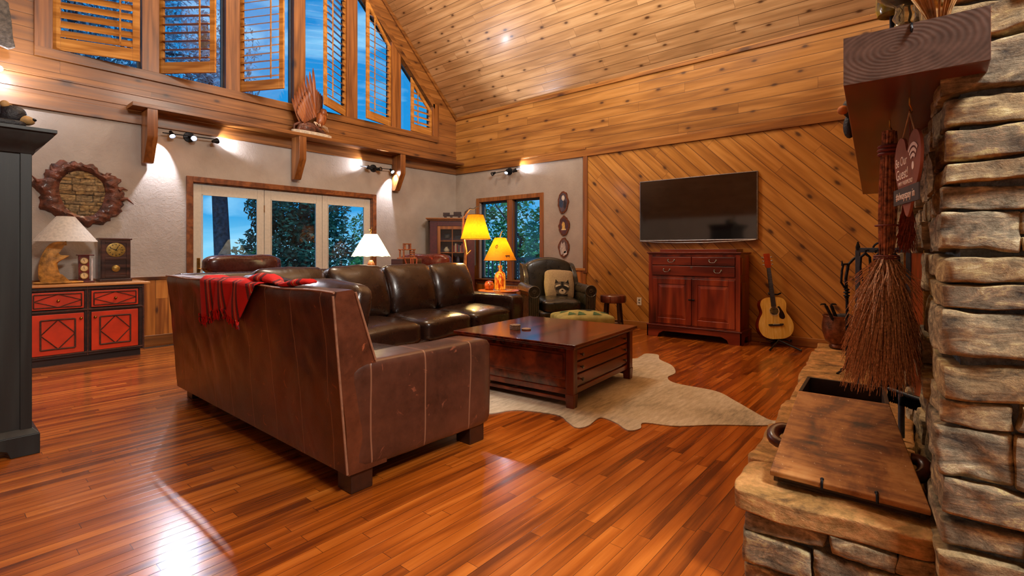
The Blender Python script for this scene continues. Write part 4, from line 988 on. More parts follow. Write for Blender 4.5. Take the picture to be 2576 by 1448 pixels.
# ================================================================ STOOL
st_ = thing('wooden_stool', 'low round wooden stool beside the leather armchair', 'stool', (6.30, 3.46, 0))
c = (6.30, 3.46)
MB().lathe([(.16, .425), (.18, .435), (.185, .47), (.182, .515), (.17, .53), (.001, .532)], 28, T(c[0], c[1], 0)).build('seat', wood('stool_slab', (46, 16, 10), (92, 40, 24), (134, 70, 44), u=(0,0,1), v=(1,1,0), w=(1,-1,0), rough=.3, coat=.3, grain=.7), st_, smooth=50)
for k in range(4):
    a = PI/4+k*PI/2+.3; r0, r1 = .12, .165
    MB().tube([(c[0]+r0*math.cos(a), c[1]+r0*math.sin(a), .43), (c[0]+r1*math.cos(a), c[1]+r1*math.sin(a), 0)], .019, 10).build('leg', M_foot, st_, smooth=60)
b = MB()
for k in range(4):
    a = PI/4+k*PI/2+.3; a2 = a+PI/2; r = .152
    b.tube([(c[0]+r*math.cos(a), c[1]+r*math.sin(a), .13+.02*(k % 2)), (c[0]+r*math.cos(a2), c[1]+r*math.sin(a2), .13+.02*(k % 2))], .010, 8)
b.build('rung', M_foot, st_, smooth=60)
# ================================================================ SIDE TABLE AND ITS LAMP
M_oak = wood('honey_oak', (150, 70, 22), (196, 104, 40), (222, 136, 60), u=(0,1,0), v=(1,0,0), rough=.3, coat=.3, grain=.8)
sx, sy, sz = 5.68, 5.05, .558
rt = thing('side_table', 'small round honey oak table between sofa arm and armchair', 'table', (sx, sy, 0))
MB().lathe([(.30, sz-.02), (.325, sz-.012), (.325, sz-.002), (.318, sz), (.001, sz)], 36, T(sx, sy, 0)).build('tabletop', M_oak, rt, smooth=50)
MB().lathe([(.26, sz-.10), (.26, sz-.02)], 36, T(sx, sy, 0)).build('apron', M_oak, rt, smooth=50)
for k in range(3):
    a = 2*PI*k/3+.4; MB().tube([(sx+.22*math.cos(a), sy+.22*math.sin(a), sz-.08), (sx+.23*math.cos(a), sy+.23*math.sin(a), .0)], [.026, .018], 10).build('leg', M_oak, rt, smooth=60)
WARM = (1.0, .70, .24)
M_amb = shade_mat('amber_parchment', (160, 102, 10), .10, .42)
lx, ly = 5.73, 5.08
tl = thing('table_lamp', 'amber shaded table lamp with bottle base on the side table', 'lamp', (lx, ly, sz))
prof = [(.062, 0), (.085, .01), (.088, .20), (.075, .25), (.032, .285), (.027, .33), (.036, .35), (.03, .37)]
def mos():
    k = NT('bark_mosaic_glass', .3, coat=.3); mp = k.n('ShaderNodeMapping'); k.put(mp.inputs[0], k.tc.outputs['Object']); mp.inputs['Scale'].default_value = (40, 40, 9)
    f = k.noise(mp.outputs[0], 1, 4, .6); c = k.ramp(f, [(.42, (140, 44, 10)), (.5, (226, 120, 26)), (.6, (252, 196, 70))]); k.col(c)
    k.put(k.b.inputs['Emission Color'], c); k.b.inputs['Emission Strength'].default_value = .35; return k.m
MB(T(lx, ly, sz)).lathe(prof, 24).build('bottle_base', mos(), tl, smooth=60)
sh_ = MB(T(lx, ly, 0)); sh_.lathe([(.085, 1.355), (.25, 1.005)], 36, cap=False)
sh_ = sh_.build('lamp_shade', M_amb, tl, smooth=60)
M_dark_m = flat('dark_motif', (70, 34, 8), .9)
def cone_patch(nm, ang, z, w, h, shape, par, cx, cy, r0, z0, r1, z1):
    vs = []; c = []
    for u_, v_ in shape+[(0, 0)]:
        zz = z+v_*h; r = r0+(r1-r0)*(zz-z0)/(z1-z0)+.002; a = ang+u_*w/r; vs.append((cx+r*math.cos(a), cy+r*math.sin(a), zz))
    n = len(shape); MB().add(vs, [(i, (i+1) % n, n) for i in range(n)]).build(nm, M_dark_m, par)
camang = math.atan2(-ly, -lx)
bear_s = [(-1, -.2), (-.9, .35), (-.3, .5), (.3, .45), (.7, .6), (1, .2), (.8, -.1), (.65, -.2), (.6, -.9), (.4, -.9), (.35, -.25), (-.35, -.25), (-.45, -.9), (-.65, -.9), (-.7, -.25)]
cone_patch('bear_silhouette', camang+.55, 1.075, .045, .025, bear_s, sh_, lx, ly, .085, 1.355, .25, 1.005)
for k in range(7):
    a = 2*PI*k/7; cone_patch('pinecone_motif', camang-.35+.10*math.cos(a), 1.215+.022*math.sin(a), .009, .009, ell(0, 0, 1, 1, 6), sh_, lx, ly, .085, 1.355, .25, 1.005)
b = MB(T(lx, ly, 0)); b.tube([(.25*math.cos(a), .25*math.sin(a), 1.006) for a in [2*PI*k/36 for k in range(36)]], .004, 5, closed=True).tube([(.085*math.cos(a), .085*math.sin(a), 1.354) for a in [2*PI*k/24 for k in range(24)]], .003, 5, closed=True)
b.build('shade_trim', M_dark_m, sh_)
MB(T(lx, ly, 0)).tube([(0, 0, .93), (0, 0, 1.36), (.005, .0, 1.39), (.012, -.012, 1.43), (.03, -.025, 1.46)], [.006, .006, .009, .007, .004], 8).build('twig_finial', flat('peeled_twig', (214, 170, 104), .6), tl, smooth=60)
MB(T(lx, ly, 0)).ball((0, 0, 1.14), (.028, .028, .038), 14, 10).build('bulb', emit('warm_bulb', (255, 190, 90), 10), tl, smooth=180)
point('table_lamp_light', (lx, ly, 1.20), 20, WARM, .05)
tag(MB().lathe([(.052, sz), (.07, sz+.02), (.075, sz+.06), (.07, sz+.10), (.055, sz+.12), (.06, sz+.128), (.03, sz+.135), (.001, sz+.14)], 20, T(sx-.09, sy+.13, 0)).build('lidded_jar', flat('amber_jar', (160, 74, 24), .25, coat=.4, var=.35, scale=20), None, smooth=60), 'rounded brown lidded jar left of the bottle lamp base', 'jar')
tag(MB().lathe([(.05, sz), (.052, sz+.008), (.048, sz+.012)], 18, T(sx-.20, sy-.13, 0)).build('coaster', flat('bark_slice', (138, 118, 100), .8), None, smooth=50), 'pale slice coaster at the front edge of the side table', 'coaster')
tag(MB().lathe([(.045, sz), (.047, sz+.008), (.043, sz+.012)], 18, T(sx-.02, sy-.21, 0)).build('coaster', flat('bark_slice', (138, 118, 100), .8), None, smooth=50), 'small coaster at the right rim of the side table', 'coaster')
# ================================================================ BRANCH FLOOR LAMP
M_birch = flat('peeled_birch', (190, 122, 62), .55, coat=.1, var=.25, scale=9, bump=.5)
fx_, fy_ = 4.97, 5.06
fl = thing('floor_lamp', 'tall branch floor lamp with amber drum shade behind the sofa arm', 'lamp', (fx_, fy_, 0))
MB().lathe([(.15, 0), (.15, .025), (.05, .04), (.03, .05)], 24, T(fx_, fy_, 0)).build('base', M_birch, fl, smooth=50)
pp = [(fx_, fy_, .04), (fx_+.012, fy_, .5), (fx_-.01, fy_+.01, .9), (fx_+.005, fy_, 1.15), (fx_-.03, fy_+.03, 1.40), (fx_-.02, fy_+.02, 1.62), (fx_+.04, fy_-.03, 1.74)]
MB().tube(pp, [.028, .025, .022, .021, .018, .016, .013], 10).build('trunk', M_birch, fl, smooth=60)
MB().tube([(fx_+.003, fy_, 1.08), (fx_+.03, fy_-.035, 1.12), (fx_+.05, fy_-.06, 1.16)], [.016, .012, .006], 8).build('branch_stub', M_birch, fl, smooth=60)
M_drk = flat('dark_branch', (66, 42, 26), .6, bump=.5)
hx, hy = fx_+.115, fy_-.085
MB().tube([(fx_-.02, fy_+.02, 1.60), (fx_+.0, fy_+.0, 1.70), (fx_+.05, fy_-.04, 1.75), (hx-.02, hy+.02, 1.74), (hx, hy, 1.765), (hx+.06, hy-.05, 1.80)], [.014, .014, .011, .010, .009, .004], 8).tube([(hx, hy, 1.76), (hx, hy, 1.66)], .005, 6).build('curved_arm', M_drk, fl, smooth=60)
SM = T(hx, hy, 0)
fs_ = MB(SM).lathe([(.11, 1.665), (.215, 1.315)], 36, cap=False).build('lamp_shade', M_amb, fl, smooth=60)
b = MB(SM); b.tube([(.215*math.cos(a), .215*math.sin(a), 1.316) for a in [2*PI*k/36 for k in range(36)]], .004, 5, closed=True).tube([(.11*math.cos(a), .11*math.sin(a), 1.664) for a in [2*PI*k/24 for k in range(24)]], .003, 5, closed=True)
b.build('shade_trim', M_dark_m, fs_)
MB(SM).ball((0, 0, 1.46), (.03, .03, .04), 14, 10).tube([(0, 0, 1.49), (0, 0, 1.67)], .008, 6).build('bulb', emit('warm_bulb', (255, 190, 90), 10), fl, smooth=180)
point('floor_lamp_light', (hx, hy, 1.42), 42, WARM, .05)
# ================================================================ BEHIND THE SOFA: console, cream lamp, lantern, recliners
M_dkw = wood('dark_walnut', (34, 16, 10), (66, 34, 20), (96, 54, 34), u=(1,0,0), v=(0,0,1), rough=.35, coat=.2, grain=.8)
cs = thing('console_table', 'dark walnut console table standing behind the long sofa run', 'table', (3.62, 5.32, 0), rad(5.2), local=True)
MB().box(-.95, .95, -.19, .19, .83, .86).build('tabletop', M_dkw, cs, bevel=.004, world=False)
MB().box(-.88, .88, -.15, .15, .74, .83).build('apron', M_dkw, cs, world=False)
for x in (-.86, .86):
    for y in (-.13, .13): MB().box(x-.025, x+.025, y-.025, y+.025, 0, .76).build('leg', M_dkw, cs, bevel=.003, world=False)
kx, ky = 3.54, 5.24
M_crm = shade_mat('cream_pleated_shade', (250, 238, 200), 2.2, .6)
cl = thing('table_lamp', 'cream bell shaded lamp glowing behind the long sofa run', 'lamp', (kx, ky, .86))
CM = T(kx, ky, 0)
MB(CM).lathe([(.085, .86), (.09, .875), (.07, .90), (.03, .915), (.022, .94), (.04, .96), (.045, .99), (.03, 1.02), (.018, 1.04)], 24).build('turned_base', wood('lamp_base_wood', (120, 52, 22), (170, 90, 44), (206, 132, 76), rough=.3, coat=.4), cl, smooth=60)
MB(CM).lathe([(.112, .861), (.112, .868), (.085, .884)], 24).build('glass_foot', flat('frosted_dish', (228, 214, 180), .3), cl, smooth=50)
n = 8; vs = []
for k in range(n*4):
    a = 2*PI*k/(n*4)+PI/8
    for t_ in range(6):
        f_ = t_/5; r = .075+(.235-.075)*f_+.0*math.sin(PI*f_); r *= 1-.035*abs(math.sin(a*4))*f_; z = 1.355-.275*f_+.012*abs(math.sin(a*4))*f_
        vs.append((r*math.cos(a), r*math.sin(a), z))
fs = [(k*6+t_, ((k+1) % (n*4))*6+t_, ((k+1) % (n*4))*6+t_+1, k*6+t_+1) for k in range(n*4) for t_ in range(5)]
cs_ = MB(CM).add(vs, fs).build('lamp_shade', M_crm, cl, smooth=60)
MB(CM).tube([(0, 0, 1.03), (0, 0, 1.37)], .005, 6).tube([(0, 0, 1.36), (0, 0, 1.385), (.01, .0, 1.41), (.012, -.008, 1.44)], [.014, .006, .010, .004], 8).tube([(-.02, .01, 1.41), (.01, 0, 1.405)], .005, 6).build('deer_finial', M_brass, cl, smooth=60)
MB(CM).ball((0, 0, 1.2), (.03, .03, .04), 14, 10).build('bulb', emit('soft_bulb', (255, 236, 190), 12), cl, smooth=180)
point('cream_lamp_light', (kx, ky, 1.22), 12, (1, .82, .5), .05)
# chest with lantern
ch = tag(MB(T(4.17, 5.36, 0) @ RZ(rad(5))).box(-.17, .17, -.11, .11, .861, 1.045).build('keepsake_box', M_dkw, None, bevel=.006), 'plain dark wooden box on the console under the log lantern', 'box')
ln = thing('log_lantern', 'small log cabin lantern with square handle on the dark box', 'lantern', (4.17, 5.33, 1.046))
M_log = flat('log_sticks', (150, 84, 44), .6, var=.3, scale=30)
LM = T(4.17, 5.35, 1.046)
MB(LM).box(-.12, .12, -.06, .06, 0, .018).build('base', M_log, ln, bevel=.003)
for x in (-.085, .085):
    for y in (-.04, .04): MB(LM).tube([(x, y, .018), (x, y, .115)], .012, 8).build('log_post', M_log, ln)
MB(LM).box(-.105, .105, -.055, .055, .115, .13).build('roof_board', M_log, ln, bevel=.003)
b = MB(LM)
for z in (.04, .065, .09): b.tube([(.01, -.045, z), (.09, -.045, z)], .010, 6)
b.build('stacked_log', M_log, ln)
MB(LM).box(-.055, -.035, -.02, .02, .13, .20).box(.035, .055, -.02, .02, .13, .20).box(-.055, .055, -.02, .02, .19, .205).build('square_handle', M_log, ln, bevel=.002)
tw = thing('twig_rack', 'red brown twig letter rack standing on the console', 'rack', (4.13, 5.18, .86))
b = MB(T(4.10, 5.18, .861))
b.box(-.07, .12, -.03, .03, 0, .02); b.build('base', M_log, tw)
b = MB(T(4.10, 5.18, .861))
for x0, x1 in ((-.03, -.10), (.0, .0), (.04, .03), (.08, .10)): b.tube([(x0, 0, .02), (x1, 0, .19)], [.010, .007], 6)
b.build('twig', flat('red_twig', (176, 78, 40), .6), tw)
M_lr = leather('recliner_leather', (46, 16, 14), (88, 38, 30), .25, coat=.35, bump=.25)
def recliner(x, y, rz, label, s=1.0, mat=None):
    t = thing('recliner', label, 'armchair', (x, y, 0), rz, local=True); mat = mat or M_lr
    b = MB(); b.block((0, 0, .25), (.40*s, .40, .17), 8, 8); b.build('seat_base', mat, t, smooth=60, world=False)
    b = MB(); cushion(b, (0, -.08, .45), (.27*s, .36, .07), n=10); b.build('seat_cushion', mat, t, smooth=80, world=False)
    b = MB(); b.block((0, .36, .70), (.33*s, .12, .34), 10, 5); b.build('backrest', mat, t, smooth=80, world=False)
    b = MB(); b.block((0, .30, .99), (.42*s, .13, .115), 14, 4, .01, 5, 1.0); b.build('head_roll', mat, t, smooth=90, world=False)
    for q in (-1, 1):
        b = MB(); b.block((q*.42*s, -.04, .40), (.10, .42, .28), 10, 4.5); b.build('armrest', mat, t, smooth=80, world=False)
    return t
recliner(2.55, 6.05, rad(8), 'dark brown leather recliner with padded head roll in front of the doors', 1.08)
rc2 = recliner(5.02, 6.15, rad(-62), 'reddish brown leather recliner beside the corner cabinet', 1.0, leather('russet_leather', (60, 22, 16), (128, 52, 32), .25, coat=.35, bump=.25))
# ================================================================ CORNER CABINET
M_plum = flat('plum_paint', (74, 26, 34), .4, coat=.2, var=.15)
cc = thing('corner_cabinet', 'plum red corner cabinet with glazed pine door in the far corner', 'cabinet', (6.33, 6.78, 0), rad(-45), local=True)
b = MB()
b.box(-.40, -.36, -.20, .22, 0, 1.72).box(.36, .40, -.20, .22, 0, 1.72).box(-.36, .36, .20, .22, 0, 1.72).box(-.36, .36, -.2, .2, 1.68, 1.72).box(-.36, .36, -.2, .2, 0, .62)
b.box(-.40, -.27, -.22, -.20, 0, 1.72).box(.27, .40, -.22, -.20, 0, 1.72).box(-.27, .27, -.22, -.20, 1.60, 1.72).box(-.27, .27, -.22, -.2, 0, .66)
b.build('carcass', M_plum, cc, bevel=.003, world=False)
MB().box(-.47, .47, -.28, .22, 1.72, 1.745).box(-.44, .44, -.25, .22, 1.695, 1.72).build('crown', M_trimX, cc, bevel=.006, world=False)
d = MB(); d.box(-.265, -.21, -.232, -.212, .665, 1.595).box(.21, .265, -.232, -.212, .665, 1.595).box(-.21, .21, -.232, -.212, 1.54, 1.595).box(-.21, .21, -.232, -.212, .665, .73)
d.box(-.008, .008, -.230, -.214, .73, 1.54)
for z in (.92, 1.12, 1.33): d.box(-.21, .21, -.230, -.214, z-.008, z+.008)
d = d.build('door', M_trimZ, cc, bevel=.002, world=False)
MB().box(-.21, .21, -.223, -.220, .73, 1.54).build('glass_pane', M_glass, d, world=False)
MB().ball((-.245, -.243, 1.1), .011).build('knob', M_brass, d, world=False)
for z in (.90, 1.12, 1.36): MB().box(-.36, .36, -.2, .2, z-.01, z).build('shelf', M_plum, cc, world=False)
CCM = T(6.33, 6.78, 0) @ RZ(rad(-45)); rnd = random.Random(5)
bk_cols = [(150, 60, 50), (190, 170, 130), (120, 40, 40), (60, 80, 90), (170, 120, 90), (140, 50, 44), (200, 190, 170)]
x = .0
lbls = ['terracotta', 'cream', 'dark red', 'slate blue', 'tan', 'brick red', 'ivory']
for k in range(7):
    w_ = .022+.004*(k % 3); h_ = .13+.012*((k*3) % 4)
    p = MB(CCM).box(x+.02, x+.02+w_, -.16, -.05, 1.121, 1.121+h_).build('book', flat('book_%d' % k, bk_cols[k], .7), None)
    tag(p, '%s book upright on the lit shelf of the corner cabinet' % lbls[k], 'book', 'books inside the corner cabinet'); x += w_+.003
tag(MB(CCM @ T(-.11, -.10, 1.121)).lathe([(.03, 0), (.05, .02), (.055, .05), (.03, .08), (.02, .10), (.03, .11)], 14).build('vase', flat('cream_pot', (190, 176, 140), .4), None, smooth=60), 'squat cream vase on the middle shelf of the corner cabinet', 'vase')
tag(MB(CCM @ T(-.10, -.08, .901)).box(-.07, .07, -.03, .03, 0, .10).build('small_box', flat('olive_box', (70, 62, 44), .6), None, bevel=.004), 'olive box on the low shelf of the corner cabinet', 'box')
tag(MB(CCM @ T(.1, -.08, .901)).lathe([(.03, 0), (.045, .03), (.03, .12), (.012, .15)], 14).build('bottle', flat('smoky_glass', (90, 84, 90), .2), None, smooth=60), 'smoky bottle on the low shelf of the corner cabinet', 'bottle')
tag(MB(CCM @ T(-.1, -.08, 1.361)).block((0, 0, .055), (.06, .03, .05), 8, 3, .012, 12).build('animal_figurine', flat('dark_figurine', (44, 46, 44), .6), None, smooth=80), 'dark animal figurine on the left of the top shelf', 'figurine')
tag(MB(CCM @ T(.11, -.08, 1.361)).box(-.06, .06, -.03, .03, 0, .07).build('small_box', flat('black_box', (30, 28, 30), .6), None, bevel=.004), 'black box on the right of the top cabinet shelf', 'box')
wt_ = thing('model_wagon', 'dark toy wagon model on top of the corner cabinet', 'model', tuple(CCM @ Vector((0, -.08, 1.746))))
b = MB(CCM @ T(.0, -.10, 1.746)); b.box(-.17, .17, -.04, .04, .035, .06).box(-.17, -.05, -.035, .035, .06, .10).box(.02, .16, -.035, .035, .06, .115); b.build('wagon_body', flat('dark_rust', (42, 20, 14), .6), wt_, bevel=.004)
for x in (-.13, -.02, .12): MB(CCM @ T(x, -.145, 1.771) @ RX(PI/2)).lathe([(.024, -.006), (.024, .006)], 14).build('wheel', flat('dark_rust', (42, 20, 14), .6), wt_)
for x in (-.13, .12): MB(CCM @ T(x, -.055, 1.771) @ RX(PI/2)).lathe([(.024, -.006), (.024, .006)], 14).build('wheel', flat('dark_rust', (42, 20, 14), .6), wt_)
# ================================================================ PLAQUES ON THE SIDE WALL
def plaque(yc, zc, h, label, seed, art):
    t = thing('bark_plaque', label, 'wall plaque', (XB-.02, yc, zc), 0, 'bark edged picture slices on the side wall')
    rnd = random.Random(seed); w_ = .105
    pts = [(w_*math.cos(a)*(1+rnd.uniform(-.12, .08))*(1-.25*abs(math.sin(a))**3), h*.5*math.sin(a)*(1+rnd.uniform(-.06, .06))) for a in [2*PI*k/26 for k in range(26)]]
    sp_ = spl(pts, 2, True)
    MB(T(XB, yc, zc)).prism(sp_, -.022, -.001, 'x').build('bark_slice', flat('plaque_bark', (96, 48, 20), .8, var=.4, scale=40, bump=.5), t)
    MB(T(XB, yc, zc)).prism([(x*.8, z*.86) for x, z in sp_], -.024, -.022, 'x').build('varnished_face', flat('plaque_face%d' % seed, art[0], .35, coat=.3, var=.3, scale=16), t)
    for nm, poly, col_ in art[1]: MB(T(XB, yc, zc)).prism(poly, -.0255, -.024, 'x').build(nm, flat('paint_%d_%d_%d' % col_, col_, .5), t)
plaque(4.687, 1.955, .38, 'top bark slice plaque, dark blue eagle painting', 21, ((74, 62, 70), [('painted_eagle', ell(-.005, .07, .03, .045), (215, 205, 190)), ('painted_sky', ell(.03, -.02, .035, .07), (48, 66, 92)), ('painted_wing', ell(-.04, -.04, .025, .07), (44, 40, 48))]))
plaque(4.671, 1.565, .325, 'middle bark slice plaque, small yellow animal figure', 22, ((78, 34, 16), [('painted_figure', [(-.03, -.05), (.03, -.05), (.035, .03), (.015, .07), (-.02, .05)], (212, 170, 90)), ('painted_base', [(-.045, -.07), (.045, -.07), (.045, -.05), (-.045, -.05)], (226, 196, 140))]))
plaque(4.675, 1.205, .335, 'lowest bark slice plaque, grey wolf painting', 23, ((96, 66, 48), [('painted_wolf', [(-.05, -.08), (.05, -.12), (.07, -.02), (.04, .10), (.02, .06), (-.02, .10), (-.04, .02)], (178, 168, 160)), ('painted_snow', [(-.07, -.10), (.0, -.14), (-.01, -.06), (-.06, -.05)], (214, 206, 198))]))
# ================================================================ RED CABINET
M_red = flat('coral_red_paint', (206, 58, 22), .4, coat=.15, var=.1, scale=5)
M_esp = wood('espresso_frame', (26, 14, 10), (48, 26, 18), (76, 44, 30), u=(1,0,0), v=(0,0,1), rough=.45, grain=.8)
M_twig = flat('twig_molding', (66, 32, 20), .6, var=.35, scale=50, bump=.4)
rc = thing('red_cabinet', 'coral red cabinet with twig diamond doors under the driftwood mirror', 'cabinet', (1.11, 6.97, 0))
fy = 6.73; a0, a1 = .64, 1.60
MB().box(a0, a1, fy+.012, 7.235, .07, .785).build('body', M_esp, rc, bevel=.004)
MB().box(a0+.02, a1-.02, fy+.03, 7.22, 0, .07).build('plinth', M_esp, rc)
MB().box(a0-.04, a1+.06, fy-.03, 7.235, .785, .81).build('countertop', wood('live_edge_top', (140, 84, 40), (192, 128, 70), (222, 170, 112), u=(1,0,0), v=(0,1,0), rough=.3, coat=.3), rc, bevel=.005)
b = MB()
xm = (a0+a1)/2
for x in (a0, xm-.022, a1-.04): b.box(x, x+(.044 if x == xm-.022 else .04), fy, fy+.02, .07, .785)
for z0, z1 in ((.07, .10), (.525, .555), (.745, .785)): b.box(a0, a1, fy-.003, fy+.02, z0, z1)
b.build('face_frame', M_esp, rc, bevel=.003)
def tw_line(mb, p, q, r=.006): mb.tube([p, ((p[0]+q[0])/2, (p[1]+q[1])/2-.001, (p[2]+q[2])/2+.002), q], r, 6)
for c0, c1, kx_ in ((a0+.05, xm-.03, 1), (xm+.03, a1-.05, 0)):
    d = MB().box(c0, c1, fy-.014, fy+.01, .112, .515).build('door', M_red, rc, bevel=.003)
    m = MB(); y = fy-.018; i = .07; X0_, X1_, Z0_, Z1_ = c0+i, c1-i, .112+.055, .515-.055; xc, zc = (X0_+X1_)/2, (Z0_+Z1_)/2
    for p, q_ in (((X0_, y, Z0_), (X1_, y, Z0_)), ((X0_, y, Z1_), (X1_, y, Z1_)), ((X0_, y, Z0_), (X0_, y, Z1_)), ((X1_, y, Z0_), (X1_, y, Z1_))): tw_line(m, p, q_, .008)
    for p, q_ in (((xc, y, Z0_), (X1_, y, zc)), ((X1_, y, zc), (xc, y, Z1_)), ((xc, y, Z1_), (X0_, y, zc)), ((X0_, y, zc), (xc, y, Z0_))): tw_line(m, p, q_, .005)
    m.build('twig_diamond', M_twig, d, smooth=60)
    MB().ball(((c1-.025) if kx_ else (c0+.03), fy-.026, .46), .014).build('knob', M_brass, d, smooth=180)
    d = MB().box(c0, c1, fy-.014, fy+.01, .565, .735).build('drawer', M_red, rc, bevel=.003)
    m = MB(); Z0_, Z1_, X0_, X1_ = .585, .715, c0+.02, c1-.02; zc = .65; xc = (X0_+X1_)/2
    for p, q_ in (((X0_, y, Z0_), (X1_, y, Z0_)), ((X0_, y, Z1_), (X1_, y, Z1_)), ((X0_, y, Z0_), (X0_, y, Z1_)), ((X1_, y, Z0_), (X1_, y, Z1_))): tw_line(m, p, q_, .006)
    for p, q_ in (((xc, y, Z0_), (X1_, y, zc)), ((X1_, y, zc), (xc, y, Z1_)), ((xc, y, Z1_), (X0_, y, zc)), ((X0_, y, zc), (xc, y, Z0_))): tw_line(m, p, q_, .004)
    m.build('twig_diamond', M_twig, d, smooth=60)
    MB().ball((xc, fy-.026, .65), .014).build('knob', M_brass, d, smooth=180)
m = MB()
for x in (a0+.002, xm, a1-.002): m.tube([(x, fy-.006, .07), (x+.002, fy-.008, .4), (x, fy-.006, .785)], .009, 6)
for z in (.10, .54, .755): m.tube([(a0, fy-.006, z), (xm, fy-.009, z+.003), (a1, fy-.006, z)], .008, 6)
m.build('twig_edging', M_twig, rc, smooth=60)
# clock
ck = thing('mantel_clock', 'dark walnut box clock with brass dial on the red cabinet', 'clock', (1.42, 7.05, .811))
MB().box(1.275, 1.545, 7.0, 7.14, .835, 1.275).build('case', M_dkw, ck, bevel=.003)
MB().box(1.262, 1.558, 6.985, 7.15, .811, .838).box(1.262, 1.558, 6.985, 7.15, 1.275, 1.295).build('molding', M_dkw, ck, bevel=.005)
b = MB(); b.box(1.285, 1.315, 6.992, 7.0, .85, 1.265).box(1.505, 1.535, 6.992, 7.0, .85, 1.265).box(1.315, 1.505, 6.992, 7.0, 1.05, 1.08).box(1.315, 1.505, 6.992, 7.0, .85, .875).box(1.315, 1.505, 6.992, 7.0, 1.24, 1.265)
b.build('door_frame', M_dkw, ck, bevel=.002)
MB(T(1.41, 6.998, 1.162) @ RX(PI/2)).lathe([(.082, 0), (.082, .006), (.072, .008), (.001, .008)], 30, Matrix.Diagonal((1.05, .95, 1, 1))).build('dial', flat('old_brass_dial', (150, 122, 60), .4, .6, var=.2), ck, smooth=40)
b = MB()
for k in range(12): a = 2*PI*k/12; b.box(-.003, .003, -.012, -.010, .052, .066, T(1.41, 7.0, 1.162) @ RY(a))
b.box(-.003, .003, -.013, -.011, -.01, .045, T(1.41, 7.0, 1.162) @ RY(.5)).box(-.003, .003, -.013, -.011, -.01, .055, T(1.41, 7.0, 1.162) @ RY(-1.2))
b.build('hands_and_marks', M_black, ck)
MB(T(1.41, 6.996, .955) @ RX(PI/2)).lathe([(.038, 0), (.034, .006), (.001, .009)], 24).build('pendulum', flat('old_brass_dial', (150, 122, 60), .4, .6), ck, smooth=60)
# weather station
ws = thing('weather_station', 'small red wood weather station with three round gauges on the red cabinet', 'weather station', (1.14, 6.98, .811))
M_rw_ = wood('rosewood', (60, 14, 12), (104, 30, 24), (140, 50, 36), u=(0,0,1), v=(1,0,0), rough=.3, coat=.4)
MB().box(1.085, 1.175, 6.96, 7.0, .825, 1.10).build('back_board', M_rw_, ws, bevel=.003)
MB().box(1.07, 1.215, 6.94, 7.02, .811, .828).build('base', M_rw_, ws, bevel=.004)
MB().box(1.072, 1.215, 6.945, 7.02, 1.10, 1.112).build('cap', M_rw_, ws, bevel=.004)
for z in (.885, .965, 1.045):
    g_ = MB(T(1.13, 6.96, z) @ RX(PI/2)).lathe([(.036, 0), (.037, .008), (.030, .010), (.001, .0085)], 24).build('gauge', flat('gauge_ivory', (214, 188, 138), .35), ws, smooth=40)
    MB(T(1.13, 6.96, z) @ RX(PI/2)).tube([(.033*math.cos(a), .033*math.sin(a), .009) for a in [2*PI*k/24 for k in range(24)]], .0035, 6, closed=True).build('bezel', M_brass, g_, smooth=60)
    MB().box(-.0015, .0015, -.0115, -.0095, -.008, .024, T(1.13, 6.96, z) @ RY(.8-z)).build('needle', M_black, g_)
MB().tube([(1.195, 6.965, .83), (1.195, 6.965, 1.07)], .011, 10).build('storm_glass', flat('pale_glass_tube', (200, 196, 200), .15, coat=.5), ws, smooth=60)
# antler lamp
al = thing('antler_lamp', 'lamp with moose antler base and pale cone shade on the red cabinet', 'lamp', (.97, 6.98, .811))
M_ant = flat('antler', (178, 128, 58), .55, var=.3, scale=18, bump=.5)
prof = [(-.12, 0), (.10, 0), (.15, .02), (.07, .05), (.03, .12), (.01, .20), (.05, .24), (.14, .29), (.04, .30), (.03, .36), (.11, .43), (-.02, .43), (-.10, .38), (-.16, .28), (-.19, .16), (-.18, .05)]
b = MB(T(.93, 6.98, .811))
prof = [(x*.72-.02, z) for x, z in prof]; pp_ = spl(prof, 4, True); n = len(pp_)
vs = [(x, -.02, z) for x, z in pp_]+[(x, .02, z) for x, z in pp_]; cxz = (-.07, .2)
vs += [(cxz[0]+(x-cxz[0])*.6, -.045, cxz[1]+(z-cxz[1])*.6) for x, z in pp_]
fs = [(i, (i+1) % n, n+(i+1) % n, n+i) for i in range(n)]+[(i, 2*n+i, 2*n+(i+1) % n, (i+1) % n) for i in range(n)]+[tuple(2*n+i for i in range(n)), tuple(n+i for i in range(n))]
b.add(vs, fs).build('antler_base', M_ant, al, smooth=50)
b = MB(T(.93, 6.98, .811)).block((.0, 0, .012), (.20, .07, .012), 8, 4); b.build('foot_board', M_ant, al, smooth=60)
M_shw = shade_mat('parchment_white', (226, 214, 196), .06, .35)
MB(T(.985, 6.98, 0)).lathe([(.075, 1.512), (.262, 1.25)], 40, cap=False).build('lamp_shade', M_shw, al, smooth=60)
MB(T(.985, 6.98, 0)).tube([(0, 0, 1.21), (0, 0, 1.46)], .008, 8).ball((0, 0, 1.40), (.028, .028, .035)).build('lamp_stem', M_brass, al, smooth=60)
